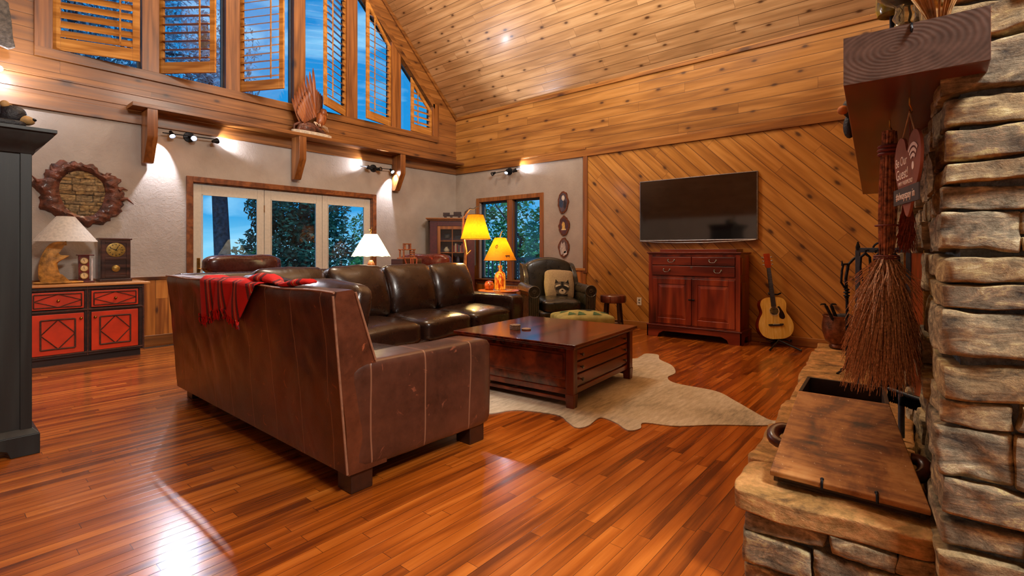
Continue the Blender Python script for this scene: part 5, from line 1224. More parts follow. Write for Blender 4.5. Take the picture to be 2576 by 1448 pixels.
# driftwood mirror
mr = thing('driftwood_mirror', 'oval mirror in a gnarled driftwood frame on the far wall', 'mirror', (1.19, 7.2, 1.80))
M_drift = flat('driftwood', (84, 44, 26), .6, coat=.15, var=.45, scale=14, bump=1.0, bscale=30)
rnd = random.Random(11); NA, NR = 90, 8
mc = (1.165, 1.79); vs = []; fs = []
for i in range(NA):
    a = 2*PI*i/NA; ir = (.195*(1+.05*math.sin(3*a)), .255*(1+.04*math.cos(2*a+1)))
    nz = noise.noise(Vector((math.cos(a)*3, math.sin(a)*3, 1)))*.45+noise.noise(Vector((math.cos(a)*7, math.sin(a)*7, 4)))*.26+noise.noise(Vector((math.cos(a)*26, math.sin(a)*26, 7)))*.12
    orr = (.375*(1+nz*.5), .345*(1+nz*.45))
    for j in range(NR):
        t_ = j/(NR-1); r = [ir[k]+(orr[k]-ir[k])*t_ for k in (0, 1)]
        dpt = .02+.05*math.sin(PI*min(1, t_*1.05))**.7+.025*noise.noise(Vector((math.cos(a)*8, math.sin(a)*8, t_*5)))+.012*noise.noise(Vector((math.cos(a)*25, math.sin(a)*25, t_*12)))
        vs.append((mc[0]+r[0]*math.cos(a), YA-.008-max(.0, dpt)*(0 if j == NR-1 else 1), mc[1]+r[1]*math.sin(a)))
for i in range(NA):
    i2 = (i+1) % NA
    for j in range(NR-1): fs.append((i*NR+j, i*NR+j+1, i2*NR+j+1, i2*NR+j))
    fs.append((i*NR, i2*NR, i2*NR+NR-1, i*NR+NR-1))
b = MB().add(vs, fs)
for a, L in ((-.15, .12), (.25, .07), (2.3, .08), (2.8, .10), (1.9, .06), (-2.6, .05), (.9, .05)):
    r0 = Vector((mc[0]+.33*math.cos(a), YA-.04, mc[1]+.27*math.sin(a))); dr_ = Vector((math.cos(a+.3), -.1, math.sin(a+.3)))
    b.tube([r0, r0+dr_*L*.6, r0+Vector((math.cos(a-.2), 0, math.sin(a-.2)))*L*1.2], [.03, .018, .004], 7)
b.build('driftwood_frame', M_drift, mr, smooth=55)
mm = NT('mirror_silver', .02, 1.0); mm.col(lin((225, 222, 214)))
MB().prism([(mc[0]+.21*math.cos(a), mc[1]+.27*math.sin(a)) for a in [2*PI*k/40 for k in range(40)]], YA-.022, YA-.012, 'y').build('mirror_glass', mm.m, mr)
# floor vent
fv = thing('floor_vent', 'brown metal floor vent grille beside the far baseboard', 'vent', (1.93, 7.12, .001))
MB().box(1.70, 2.06, 7.08, 7.19, .0005, .004).build('vent_frame', flat('vent_bronze', (112, 78, 50), .5, .3), fv, bevel=.001)
b = MB()
for k in range(16): b.box(1.715+k*.021, 1.727+k*.021, 7.095, 7.175, .004, .0065)
b.build('vent_slats', M_black, fv)
# ================================================================ ARMOIRE
M_arm = wood('charcoal_paint', (18, 21, 21), (28, 33, 33), (42, 48, 46), u=(0,0,1), v=(1,0,0), w=(0,1,0), rough=.45, grain=1.2)
am = thing('armoire', 'tall black green painted armoire at the left edge', 'cabinet', (-.1, 4.2, 0))
ax0, ax1, ay0, ay1 = -.66, .405, 3.93, 4.45
MB().box(ax0, ax1, ay0, ay1, .10, 1.72).build('body', M_arm, am, bevel=.006)
for q_ in (ax1-.045, ax0): MB().box(q_, q_+.049, ay0-.008, ay0+.004, .13, 1.72).build('corner_stile', M_arm, am, bevel=.003)
b = MB()
b.prism([(ax0-.02, 0), (ax0+.10, 0), (ax0+.12, .04), (ax0+.18, .07), (ax1-.16, .07), (ax1-.10, .04), (ax1-.085, 0), (ax1+.035, 0), (ax1+.035, .115), (ax0-.02, .115)], ay0-.035, ay0-.010, 'y')
b.box(ax1+.01, ax1+.035, ay0-.01, ay1, 0, .115).box(ax0-.02, ax0, ay0-.01, ay1, 0, .115)
b.hexa([(ax0-.02, ay0-.035, .115), (ax1+.035, ay0-.035, .115), (ax1+.035, ay1, .115), (ax0-.02, ay1, .115), (ax0, ay0-.002, .15), (ax1+.004, ay0-.002, .15), (ax1+.004, ay1, .15), (ax0, ay1, .15)])
b.build('bracket_base', M_arm, am, bevel=.004)
b = MB()
cp = [(0, 1.70), (.012, 1.70), (.018, 1.725), (.05, 1.755), (.085, 1.80), (.088, 1.815), (.10, 1.82), (.10, 1.84), (0, 1.84)]
prevring = None; vs = []; fs = []
for o_, z in cp: vs += [(ax0-o_, ay0-o_, z), (ax1+o_, ay0-o_, z), (ax1+o_, ay1+o_*.2, z), (ax0-o_, ay1+o_*.2, z)]
for k in range(len(cp)-1):
    for j in range(4): j2 = (j+1) % 4; fs.append((k*4+j, k*4+j2, k*4+4+j2, k*4+4+j))
fs += [(0, 3, 2, 1), tuple(len(cp)*4-4+j for j in range(4))]
b.add(vs, fs); b.build('crown', M_arm, am, bevel=.003)
# bear on the armoire
M_fur = flat('black_carved_fur', (20, 20, 26), .55, var=.4, scale=40, bump=.6)
M_tan = flat('tan_muzzle', (176, 138, 84), .6)
br = thing('bear_figure', 'black lying bear figure with tan muzzle on top of the armoire', 'figurine', (.30, 4.1, 1.841))
BM = T(.265, 3.98, 1.841)
b = MB(BM); b.block((0, .03, .060), (.085, .09, .062), 10, 2.6, .006, 14); b.block((.065, -.02, .068), (.062, .06, .058), 10, 2.4, .004, 14); b.block((.02, -.06, .02), (.10, .03, .022), 6, 3); b.build('body', M_fur, br, smooth=100)
MB(BM).ball((.118, -.045, .048), (.042, .034, .028)).build('muzzle', M_tan, br, smooth=180)
MB(BM).ball((.152, -.058, .055), (.012, .012, .009)).build('nose', M_black, br, smooth=180)
for x, y in ((.035, -.055), (.06, .02)): MB(BM).ball((x, y, .122), (.020, .010, .020)).build('ear', M_tan, br, smooth=180)
MB(BM).ball((.095, -.065, .075), .005).build('eye', flat('eye_shine', (140, 140, 140), .1), br, smooth=180)
br.rotation_euler = (0, 0, 0)
bh = thing('bird_house_ornament', 'dark rooster topped roof ornament beside the bear figure', 'ornament', (.05, 4.0, 1.841))
MB(T(.03, 3.98, 1.841)).prism([(-.12, 0), (.14, 0), (.145, .012), (.03, .075), (-.09, .075)], -.05, .05, 'y').build('roof', flat('weathered_grey', (84, 78, 70), .7), bh, bevel=.003)
b = MB(T(.045, 3.96, 1.916)); b.tube([(0, 0, 0), (0, 0, .05)], .004, 6)
b.prism(spl([(-.06, .07), (-.03, .055), (0, .045), (.03, .06), (.045, .095), (.075, .11), (.055, .125), (.03, .115), (.01, .085), (-.03, .09), (-.05, .13), (-.075, .12)], 2, True), -.006, .006, 'y')
b.build('rooster', M_iron, bh, smooth=40)
# lamp with live edge board high on the left
ll = thing('wall_lamp', 'bright small lamp head at the left edge above the armoire', 'lamp', (.50, 6.9, 3.05))
lp = D(-2, 172, 4.9)
MB(T(*lp)).ball((0, 0, 0), .028).build('lamp_face', M_bulb, ll, smooth=180)
b = MB(); b.tube([lp+Vector((-.03, .02, .02)), (lp.x-.08, 7.0, lp.z+.1), (lp.x-.1, YA, lp.z+.12)], .012, 8); b.build('lamp_arm', M_iron, ll, smooth=60)
point('left_lamp', lp+Vector((0.04, -.05, 0)), 14, (.9, .9, 1), .03)
gp = thing('slab_plaque', 'grey live edge wood slab hanging at the upper left edge', 'wall plaque', (.40, 7.2, 3.6))
gpl = [(D(x, y, 5.3).x, D(x, y, 5.3).z) for x, y in ((-90, 30), (-20, 40), (6, 50), (14, 90), (18, 130), (24, 150), (6, 158), (-30, 150), (-90, 140))]
MB().prism(gpl, 6.98, 7.02, 'y').build('slab', flat('grey_slab', (92, 84, 76), .6, var=.3, bump=.4), gp, bevel=.004)
MB().tube([(gpl[3][0], 7.0, gpl[3][1]), (gpl[3][0]-.1, 7.27, gpl[3][1]+.02)], .006, 6).build('hanger', M_iron, gp)
# ================================================================ CARVED EAGLE
M_eag = wood('carved_brown_wood', (84, 36, 14), (146, 76, 30), (184, 112, 56), u=(0,0,1), v=(1,0,0), w=(0,1,0), rough=.45, coat=.1, grain=3)
eg = thing('carved_eagle', 'carved wooden eagle with raised wings on a pale slab on the ledge', 'sculpture', (3.76, 7.1, 2.861))
EM = T(3.76, 7.10, 2.861)
MB(EM).prism(spl([(-.31, -.02), (-.2, -.09), (.1, -.105), (.29, -.05), (.32, .01), (.25, .06), (0, .09), (-.22, .07)], 4, True), 0, .05).build('stone_base', flat('pale_limestone', (190, 176, 156), .7, bump=.3), eg, bevel=.008)
b = MB(EM)   # body
b.block((.06, 0, .30), (.075, .07, .12), 8, 2.6, .006, 12, M=RY(rad(18)))
b.build('body', M_eag, eg, smooth=80)
b = MB(EM); b.block((.185, -.02, .385), (.052, .045, .062), 10, 2.4, .003, 14); b.build('head', M_eag, eg, smooth=90)
b = MB(EM); b.tube([(.215, -.02, .385), (.245, -.02, .372), (.250, -.02, .345)], [.022, .014, .003], 8); b.build('beak', flat('pale_beak', (196, 150, 88), .5), eg, smooth=70)
def wing(x0, z0, feathers, yb, par, nm, lean):
    m = MB(EM)
    for k, (ax_, az_, L, wd_) in enumerate(feathers):
        d_ = Vector((ax_, lean, az_)).normalized(); s_ = Vector((d_.z, 0, -d_.x)).normalized(); p = Vector((x0[k], yb+.004*k, z0[k]))
        pr = [(0, .4), (.25, 1), (.7, .95), (.92, .6), (1, .12)]; vs = []; fs = []
        for t_, w_ in pr:
            c_ = p+d_*L*t_
            for q_, dy in ((-1, 0), (0, -.012), (1, 0), (0, .010)): vs.append(c_+s_*wd_*w_*q_+Vector((0, dy, 0)))
        for i in range(len(pr)-1):
            for j in range(4): j2 = (j+1) % 4; fs.append((i*4+j, i*4+j2, i*4+4+j2, i*4+4+j))
        fs += [(0, 1, 2, 3), (19, 18, 17, 16)]
        m.add(vs, fs)
    return m.build(nm, M_eag, par, smooth=40)
n_ = 9
wing([.06-.028*k for k in range(n_)], [.30-.018*k for k in range(n_)], [(-.10-.075*k*.5, 1.0, .70-.042*k, .027) for k in range(n_)], -.035, eg, 'left_wing', -.05)
wing([.04-.026*k for k in range(7)], [.28-.018*k for k in range(7)], [(-.30-.06*k, .95, .42-.034*k, .036) for k in range(7)], -.06, eg, 'left_wing', -.05)
wing([.10+.022*k for k in range(5)], [.36+.012*k for k in range(5)], [(.02+.03*k, 1.0, .42-.035*k, .024) for k in range(5)], .05, eg, 'right_wing', .1)
b = MB(EM)  # driftwood perch with claws
b.tube([(-.20, 0, .05), (-.17, 0, .12), (-.05, .0, .16), (.06, 0, .15), (.16, 0, .10), (.24, 0, .05)], [.03, .045, .05, .045, .035, .02], 8)
b.tube([(-.26, 0, .05), (-.26, 0, .12), (-.16, 0, .18)], [.012, .02, .02], 7).block((-.06, 0, .10), (.13, .05, .06), 6, 3, .02, 14)
b.build('root_perch', M_drift, eg, smooth=60)
b = MB(EM)
for x in (.03, .10):
    b.tube([(x, -.03, .21), (x+.01, -.05, .19), (x+.02, -.06, .16)], [.014, .012, .004], 6).tube([(x, -.03, .21), (x+.04, -.04, .20), (x+.07, -.05, .17)], [.014, .010, .003], 6)
for k in range(5): b.tube([(.10+.02*k, -.03, .16), (.13+.025*k, -.05, .20-.01*k), (.15+.025*k, -.05, .17-.02*k)], [.008, .007, .003], 5)
b.build('claws', flat('pale_claw', (206, 178, 150), .4), eg, smooth=70)
# ================================================================ FIREPLACE
LV = Vector((.9971, .0757, 0)); PV = Vector((.0757, -.9971, 0))      # along the face; into the stone
FO = Vector((1.80, -.033, 0))
FM = Matrix(((LV.x, PV.x, 0, FO.x), (LV.y, PV.y, 0, FO.y), (0, 0, 1, 0), (0, 0, 0, 1)))   # local: x along face, y into stone (mirrored frame)
SG = [(76, 68, 58), (156, 144, 120), (202, 190, 162), (242, 234, 212), (120, 100, 68), (146, 147, 142), (170, 150, 112)]
M_st = stone('fieldstone', SG, .7, 1.0, .9)
M_mort = flat('mortar', (112, 114, 114), .9, var=.25, scale=50, bump=1.2, bscale=120)
rnd = random.Random(42)
core = MB(FM); core.box(.014, 3.40, .022, 1.3, 0, 3.3)
struct(core.build('wall_chimney_core', M_mort))
st = MB(FM)
def st_block(x0, x1, y0, y1, z0, z1, n=9, amp=.010):
    g_ = .006; c = ((x0+x1)/2, (y0+y1)/2, (z0+z1)/2); h = ((x1-x0)/2-g_*.3, (y1-y0)/2-g_*.3, (z1-z0)/2-g_)
    k = rnd.uniform(14, 34); tilt = RY(rnd.uniform(-.03, .03)) @ RX(rnd.uniform(-.06, .06))
    st.block((0, 0, 0), h, n, k, amp*1.25, rnd.uniform(5, 9), rnd.uniform(0, 90), T(*c) @ tilt)
# end face courses (facing the camera side) and corner stones that also show on the front
z = .0
while z < 3.2:
    hgt = rnd.choice((.055, .075, .09, .11, .135, .15, .10)); hi = z < 2.0
    y = -.022+rnd.uniform(-.008, .010); first = True
    while y < .9:
        L = rnd.uniform(.12, .34); xd = rnd.uniform(.20, .42) if first else .12
        split = (not first or True) and hgt > .10 and rnd.random() < .25
        x0 = -.022+rnd.uniform(-.012, .008)
        if split:
            zm = z+hgt*rnd.uniform(.4, .6); st_block(x0, xd, y, y+L, z, zm, 16 if hi else 6, .008); st_block(x0+rnd.uniform(-.01, .01), xd, y, y+L, zm, z+hgt, 16 if hi else 6, .008)
        else: st_block(x0, xd, y, y+L, z, z+hgt, 18 if hi else 6, .010)
        if first:   # front face stones continuing from the corner
            x = xd
            while x < 3.35:
                Lx = rnd.uniform(.12, .34); pr = rnd.uniform(-.035, .008)
                if .7 < x+Lx/2 < 2.3 and .42 < (z+hgt/2) < 1.18: x += Lx; continue      # firebox opening
                st_block(x, x+Lx, -.006+pr, .11, z, z+hgt, 10 if x < 1.4 else 6, .012)
                x += Lx
        first = False; y += L
    z += hgt
while z < 3.4:
    hgt = .22; y = -.02
    while y < .9: L = rnd.uniform(.25, .5); st_block(-.01, .3, y, y+L, z, z+hgt, 5, .012); y += L
    x = .3
    while x < 3.35: L = rnd.uniform(.3, .5); st_block(x, x+L, -.01, .12, z, z+hgt, 4, .012); x += L
    z += hgt
ch_ = struct(st.build('wall_chimney', M_st, smooth=45))
MB(FM).box(.72, 2.28, .0, .030, .40, 1.17).build('firebox_panel', flat('copper_panel', (150, 62, 22), .35, .7, var=.35, scale=12), ch_)
MB(FM).box(.70, 2.30, -.012, .010, 1.15, 1.19).box(.70, .74, -.012, .01, .36, 1.17).box(2.26, 2.30, -.012, .01, .36, 1.17).box(.74, 2.26, -.008, .006, .80, .815).build('firebox_trim', M_brass, ch_, bevel=.003)
# hearth
HZ = .34; hx0, hx1 = .045, 3.37; hd = .552
he = thing('stone_hearth', 'raised fieldstone hearth with thick rough slabs in front of the chimney', 'fireplace', tuple(FO))
MB(FM).box(hx0+.05, hx1-.05, -hd+.05, .0, 0, HZ-.03).build('mortar_core', M_mort, he)
st = MB(FM); z = 0
while z < .262:
    hgt = min(.27-z, rnd.choice((.075, .09, .11)));
    if .27-(z+hgt) < .04: hgt = .27-z
    y = -hd+.02
    while y < -.01: L = min(rnd.uniform(.14, .30), -.0-y); st_block(hx0+rnd.uniform(-.006, .012), hx0+.14, y, y+L, z, z+hgt, 14, .009); y += L
    x = hx0+.14
    while x < hx1-.04: L = min(rnd.uniform(.15, .35), hx1-.02-x); st_block(x, x+L, -hd+.02+rnd.uniform(-.01, .012), -hd+.16, z, z+hgt, 8, .009); x += L
    z += hgt
st.build('fieldstones', M_st, he, smooth=70)
SL = [(96, 74, 42), (172, 142, 90), (206, 178, 124), (232, 210, 166), (150, 112, 58), (156, 136, 100), (168, 134, 84)]
M_slab = stone('hearth_slab_stone', SL, .6, .8, .7)
st = MB(FM); x = hx0-.012
for k, L in enumerate((.30, .52, .46, .60, .50, .55, .46)):
    x1 = min(x+L, hx1)
    wob = rnd.uniform(-.02, .02)
    st.block(((x+x1)/2, (-hd-.012+wob-.02)/2, HZ-.036), ((x1-x)/2-.003, (hd+.012-wob-.02)/2, .036), 22, 16, .016, 3.4, k*7.7)
    x = x1
st.build('top_slab', M_slab, he, smooth=60)
# mantel
M_mant = flat('mantel_side', (70, 26, 14), .4, coat=.15)
def mant_mat():
    k = NT('mantel_end_grain', .55, coat=.05); P = k.tc.outputs['Object']
    sp = k.n('ShaderNodeSeparateXYZ'); k.put(sp.inputs[0], P)
    yy = k.M('ADD', sp.outputs[1], -.03); zz = k.M('ADD', sp.outputs[2], -.005)
    r = k.M('SQRT', k.M('ADD', k.M('MULTIPLY', yy, yy), k.M('MULTIPLY', k.M('MULTIPLY', zz, zz), 3.4)))
    wv = k.M('SINE', k.M('MULTIPLY', k.M('ADD', r, k.M('MULTIPLY', k.noise(P, 14, 4), .018)), 420))
    f = k.M('ADD', k.M('MULTIPLY', wv, .16), .5)
    c = k.ramp(k.M('ADD', k.M('MULTIPLY', f, .35), k.M('MULTIPLY', k.noise(P, 30, 5), .6)), [(.28, (70, 50, 40)), (.55, (106, 80, 68)), (.8, (136, 106, 94))])
    k.col(c); k.bump(f, .35, .002); return k.m
M_mantS = wood('mantel_long', (60, 18, 9), (104, 36, 18), (142, 60, 32), u=(1,0.075,0), v=(-.075,1,0), rough=.38, coat=.2, grain=.7, bump=.12)
me0 = Vector((1.670, .192, 0)); z0m, z1m = 1.611, 1.744
mt = thing('mantel_beam', 'thick dark stained timber mantel beam on the stone chimney', 'mantel', (1.69, .05, 1.68))
a_ = Vector((1.672, .195)); b_2 = Vector((1.668, -.105)); c_2 = Vector((1.80, -.100)); f1_ = Vector((4.95, .445)); f2_ = Vector((4.97, .20)); e_2 = Vector((1.80, -.02))
poly = [tuple(a_), (1.669, -.105), (1.785, -.105), (1.795, -.03), tuple(f2_), tuple(f1_)]
MB().prism(poly, z0m, z1m).build('beam', M_mantS, mt, bevel=.004)
MB().box(1.665, 1.6695, -.104, .194, z0m+.001, z1m-.001).build('end_grain_face', mant_mat(), mt)
MB().tube([(1.664, .045, 1.743), (1.663, .045, 1.722)], .003, 6).tube([(1.660, .045, 1.735), (1.655, .043, 1.725), (1.660, .045, 1.717)], .0022, 6).build('small_nail', M_iron, mt)
# ---------------------------------------------------------------- hanging broom
def hook(p, nm_label, s=1.0):
    t = thing('brass_cup_hook', nm_label, 'hook', tuple(p)); x, y, z = p
    MB().tube([(x, y, z), (x, y, z-.022*s), (x+.009*s, y-.004, z-.030*s), (x+.012*s, y-.006, z-.040*s), (x+.003*s, y-.004, z-.048*s), (x-.008*s, y, z-.040*s)], .0022, 6).build('hook_wire', M_brass, t, smooth=60)
    return t
bt = Vector((2.16, .125, 0)); htop = D(2238, 300, 1.76)
hook((htop.x, htop.y, z0m), 'brass cup hook under the mantel holding the big broom')
bm_ = thing('twig_broom', 'large brown twig broom hanging from the mantel', 'broom', (htop.x, htop.y, .65))
M_br = flat('broom_twig', (186, 130, 100), .75, var=.5, scale=120, bump=.2)
M_brd = flat('broom_handle_twig', (138, 86, 56), .75, var=.5, scale=60, bump=.5)
M_band = flat('red_binding', (112, 44, 38), .7)
M_str = flat('jute_string', (170, 136, 92), .9)
ax_t = D(2237, 335, 1.76); ax_b = D(2222, 945, 1.80)
def axp(t): return ax_t.lerp(ax_b, t)
right = Vector((RT[0], RT[1], 0)); fwd = Vector((FW[0], FW[1], 0))
wR = (right*.85+fwd*.45).normalized(); wD = Vector((-wR.y, wR.x, 0))
m = MB(); rnd = random.Random(9)
for k in range(170):
    a = rnd.uniform(0, 2*PI); r = rnd.uniform(.3, 1)**.5*.021
    t0, t1 = rnd.uniform(-.01, .02), rnd.uniform(.44, .50); pts = []
    for j in range(5):
        t = t0+(t1-t0)*j/4; rr = r*(1+.35*math.sin(PI*min(1, t/.5))*(.5+t)); pts.append(axp(t)+wR*(math.cos(a)*rr)+wD*(math.sin(a)*rr))
    m.tube(pts, .0023, 5)
m.build('handle_bundle', M_brd, bm_, smooth=60)
m = MB()
for t, r in ((.055, .028), (.07, .029), (.085, .028), (.375, .034), (.50, .036), (.51, .036)):
    c = axp(t); m.tube([c+wR*(math.cos(a)*r)+wD*(math.sin(a)*r) for a in [2*PI*k/18 for k in range(18)]], .006 if t < .1 else .003, 5, closed=True)
    if t in (.085, .375, .51): m.build('binding', M_band, bm_, smooth=60); m = MB()
m = MB()
def broom_hair(m, n, t0, hw, hd, rad_, seed, axis, droop=0.0, spread0=.5, L=1.0):
    rnd = random.Random(seed)
    for k in range(n):
        a = rnd.uniform(0, 2*PI); rr = rnd.random()**.5; u, v = math.cos(a)*rr, math.sin(a)*rr
        e = rnd.uniform(.84, 1.06)*L if rnd.random() < .75 else rnd.uniform(.6, .9)*L
        ph = rnd.uniform(0, 6.28); w1 = rnd.uniform(.003, .016); pts = []
        for j in range(7):
            q_ = j/6; t = t0+(e-t0)*q_; sp_ = (.15+.85*q_**1.05)
            x = u*hw*sp_+w1*math.sin(q_*7+ph)*q_; y = v*hd*sp_+w1*math.cos(q_*6+ph)*q_
            pts.append(axis(t)+wR*x+wD*y)
        m.tube(pts, [rad_*(1-.6*j/6) for j in range(7)], 3)
broom_hair(m, 1700, .50, .205, .10, .0019, 3, axp)
bb = m.build('bristles', M_br, bm_); bb['kind'] = 'stuff'
MB().tube([(htop.x+.0, htop.y, z0m-.046), axp(-.01)], .0022, 5).tube([(htop.x+.004, htop.y, z0m-.046), axp(.03)+wR*.01], .002, 5).build('hanging_cord', M_str, bm_)
# small red broom behind the sign
rb = thing('whisk_broom', 'small brick red broom hanging behind the heart sign', 'broom', tuple(D(2285, 520, 1.80)))
r_t, r_b = D(2284, 470, 1.78), D(2278, 628, 1.78)
ra = lambda t: r_t.lerp(r_b, t)
M_rb = flat('brick_red_bristle', (146, 70, 50), .75, var=.35, scale=90)
m = MB(); broom_hair(m, 420, .05, .034, .026, .0017, 5, ra); o_ = m.build('bristles', M_rb, rb); o_['kind'] = 'stuff'
m = MB()
for k in range(18): a = 2*PI*k/18; m.tube([ra(-.45)+wR*(.006*math.cos(a))+wD*(.006*math.sin(a)), ra(.1)+wR*(.014*math.cos(a))+wD*(.014*math.sin(a))], .002, 4)
m.tube([ra(-.45), Vector((ra(-.9).x, ra(-.9).y, z0m))], .0016, 5)
m.build('handle', M_rb, rb)
# ---------------------------------------------------------------- heart sign
sd = Vector((.963, .27, 0)).normalized(); sn = Vector((-sd.y, sd.x, 0))     # sign plane direction; left end is the far end
sc_ = Vector((1.935, .060, 1.383))
# sign local: x to the right as read (toward the near end = -sd), z up, -y toward the viewer
SX = -sd; SY_ = Vector((0, 0, 1)).cross(SX)
SMt = Matrix(((SX.x, SY_.x, 0, sc_.x), (SX.y, SY_.y, 0, sc_.y), (0, 0, 1, sc_.z), (0, 0, 0, 1)))
hp_ = Vector((D(2288, 250, 1.50).x, D(2288, 250, 1.50).y, z0m)); hook(tuple(hp_), 'brass cup hook under the mantel holding the heart sign')
sg = thing('heart_sign', 'brown wooden heart sign with white writing hanging from the mantel', 'sign', tuple(sc_))
heart = spl([(0, -.130), (.055, -.075), (.112, -.01), (.130, .05), (.115, .10), (.075, .122), (.03, .11), (0, .07), (-.03, .11), (-.075, .122), (-.115, .10), (-.130, .05), (-.112, -.01), (-.055, -.075)], 4, True)
M_sgn = wood('sign_board', (112, 58, 44), (140, 76, 58), (160, 94, 74), u=(0,0,1), v=(1,0,0), rough=.6, grain=.6)
MB(SMt).prism(heart, -.004, .004, 'y').build('heart_board', M_sgn, sg, bevel=.0015)
MB(SMt).box(-.125, .125, -.008, -.004, -.088, -.038).build('name_strip', flat('charcoal_strip', (62, 56, 58), .7), sg)
M_wh = flat('chalk_white', (240, 220, 205), .8, var=.04)
TM = lambda x, y, z: SMt @ T(x, y, z) @ RX(PI/2)
text_mesh('lettering', 'Be Our', .040, TM(-.055, -.0045, .045), M_wh, sg)
text_mesh('lettering', 'Guest!', .046, TM(-.045, -.0045, .005), M_wh, sg)
text_mesh('lettering', 'WIFI PASSWORD', .019, TM(-.012, -.0045, -.024), M_wh, sg)
text_mesh('lettering', '#alwayspay in', .034, TM(0, -.0085, -.063), M_wh, sg)
m = MB(SMt)
for r in (.022, .038, .054):
    aa = [rad(45+90*k/12) for k in range(13)]
    m.add([(.062+(r+d)*math.cos(a), -.0055, .022+(r+d)*math.sin(a)) for a in aa for d in (0, .010)], [(2*k, 2*k+1, 2*k+3, 2*k+2) for k in range(12)])
m.prism(ell(.062, .018, .010, .012), -.0055, -.004, 'y')
m.build('wifi_symbol', M_wh, sg)
a1_ = SMt @ Vector((-.075, 0, .112)); a2_ = SMt @ Vector((.075, 0, .112)); hk = hp_+Vector((0, 0, -.045))
MB().tube([a1_+Vector((0, 0, -.01)), hk], .0020, 5).tube([a2_+Vector((0, 0, -.01)), hk], .0020, 5).build('hanging_cord', M_str, sg)
# ---------------------------------------------------------------- slanted wooden box on the hearth
M_box = wood('old_box_wood', (66, 36, 18), (134, 84, 44), (172, 120, 70), u=(0,1,0), v=(1,0,0), w=(0,0,1), rough=.5, grain=.8, bump=.4)
M_boxd = wood('old_box_wood_dark', (28, 16, 10), (58, 36, 22), (88, 58, 36), u=(1,0,0), v=(0,0,1), w=(0,1,0), rough=.6, grain=.8, bump=.3)
A0 = G(1936, 1182, .385); A1 = G(2344, 1284, .385); B0 = G(2031, 946, .58); B1 = G(2228, 973, .58)
C0 = G(2009, 981, .58); C1 = G(2238, 1015, .58)
k = NT('box_lid_wood', .5); P = k.tc.outputs['Object']; mp = k.n('ShaderNodeMapping'); k.put(mp.inputs[0], P); mp.inputs['Scale'].default_value = (26, 3, 26); mp.inputs['Rotation'].default_value = (0, 0, .1)
f_a = k.noise(mp.outputs[0], 1.4, 7, .65); f_b = k.noise(P, 7, 4, .6, .5); f_c = k.noise(P, 120, 2)
c_l = k.ramp(k.M('ADD', k.M('MULTIPLY', f_a, .45), k.M('MULTIPLY', f_b, .6)), [(.38, (52, 28, 14)), (.48, (128, 76, 34)), (.58, (176, 118, 60)), (.72, (196, 146, 88))])
c_l = k.mix(k.ramp(f_c, [(.70, (0,0,0,1)), (.76, (.8,.8,.8,1))]), c_l, lin((226, 200, 160))); k.col(c_l); k.bump(f_a, .5, .006); M_lid = k.m
bx = thing('slant_box', 'old slanted wooden box with open compartment lying on the hearth', 'box', (2.2, .25, HZ))
th_ = Vector((0, 0, .018)); zb = HZ+.006
b = MB(); b.hexa([A0-th_, A1-th_, C1-th_, C0-th_, A0, A1, C1, C0]); b.build('lid', M_lid, bx, bevel=.004)
def flr(p, ins=0): return Vector((p.x, p.y, zb))
cen = (A0+A1+B0+B1)/4
def inn(p, f=.06): q = p.lerp(Vector((cen.x, cen.y, p.z)), f); return q
b = MB()
def wallq(p, q_, t=.014, dz=-.001, top=True):
    d_ = (q_-p); d_.z = 0; nrm = Vector((-d_.y, d_.x, 0)).normalized()
    if nrm.dot(Vector((cen.x-p.x, cen.y-p.y, 0))) < 0: nrm = -nrm
    tp, tq = p+Vector((0, 0, dz)), q_+Vector((0, 0, dz))
    b.hexa([flr(p), flr(q_), flr(q_)+nrm*t, flr(p)+nrm*t, tp, tq, tq+nrm*t, tp+nrm*t])
iA0, iA1, iC0, iC1 = [inn(p, .05)-th_ for p in (A0, A1, C0, C1)]
wallq(iA0, iA1); wallq(iA0, iC0); wallq(iA1, iC1)
wallq(C0, B0, dz=.0); wallq(C1, B1, dz=0); wallq(B0, B1, dz=0); b.build('side_board', M_boxd, bx, bevel=.002)
b = MB(); b.hexa([flr(iA0), flr(iA1), flr(B1), flr(B0)]+[p+Vector((0, 0, .01)) for p in (flr(iA0), flr(iA1), flr(B1), flr(B0))]); b.build('bottom_board', M_boxd, bx)
e = MB()
for f in (.36, .70):
    p = A0.lerp(A1, f); d_ = (C0.lerp(C1, f)-p).normalized(); o2 = Vector((0, 0, .003))
    e.tube([p-d_*.003-Vector((0, 0, .018)), p-d_*.003+o2, p+d_*.012+o2], .004, 6).ball(p+d_*.014+o2, .0055)
e.build('iron_hinge', M_iron, bx, smooth=60)
def loop_handle(c, dr_, nm, par):
    s_ = Vector((0, 0, 1)); pts = []
    fw_ = (C0-A0).normalized()
    for k in range(9):
        a = -PI*.5+PI*k/8; pts.append(c+fw_*(.045*math.sin(a))+dr_*(.005+.042*math.cos(a))+s_*(.0))
    MB().tube(pts, [.018, .020, .022, .023, .023, .023, .022, .020, .018], 10).build('loop_handle', M_mahd, par, smooth=70)
M_mahd = flat('dark_turned_wood', (74, 34, 18), .35, coat=.3, var=.3)
pL = A0.lerp(C0, .55)-Vector((0, 0, .05)); pR = A1.lerp(C1, .50)-Vector((0, 0, .055))
nl = Vector((-(C0-A0).y, (C0-A0).x, 0)).normalized(); nr = Vector(((C1-A1).y, -(C1-A1).x, 0)).normalized()
loop_handle(pL, nl, 'l', bx); loop_handle(pR, nr, 'r', bx)
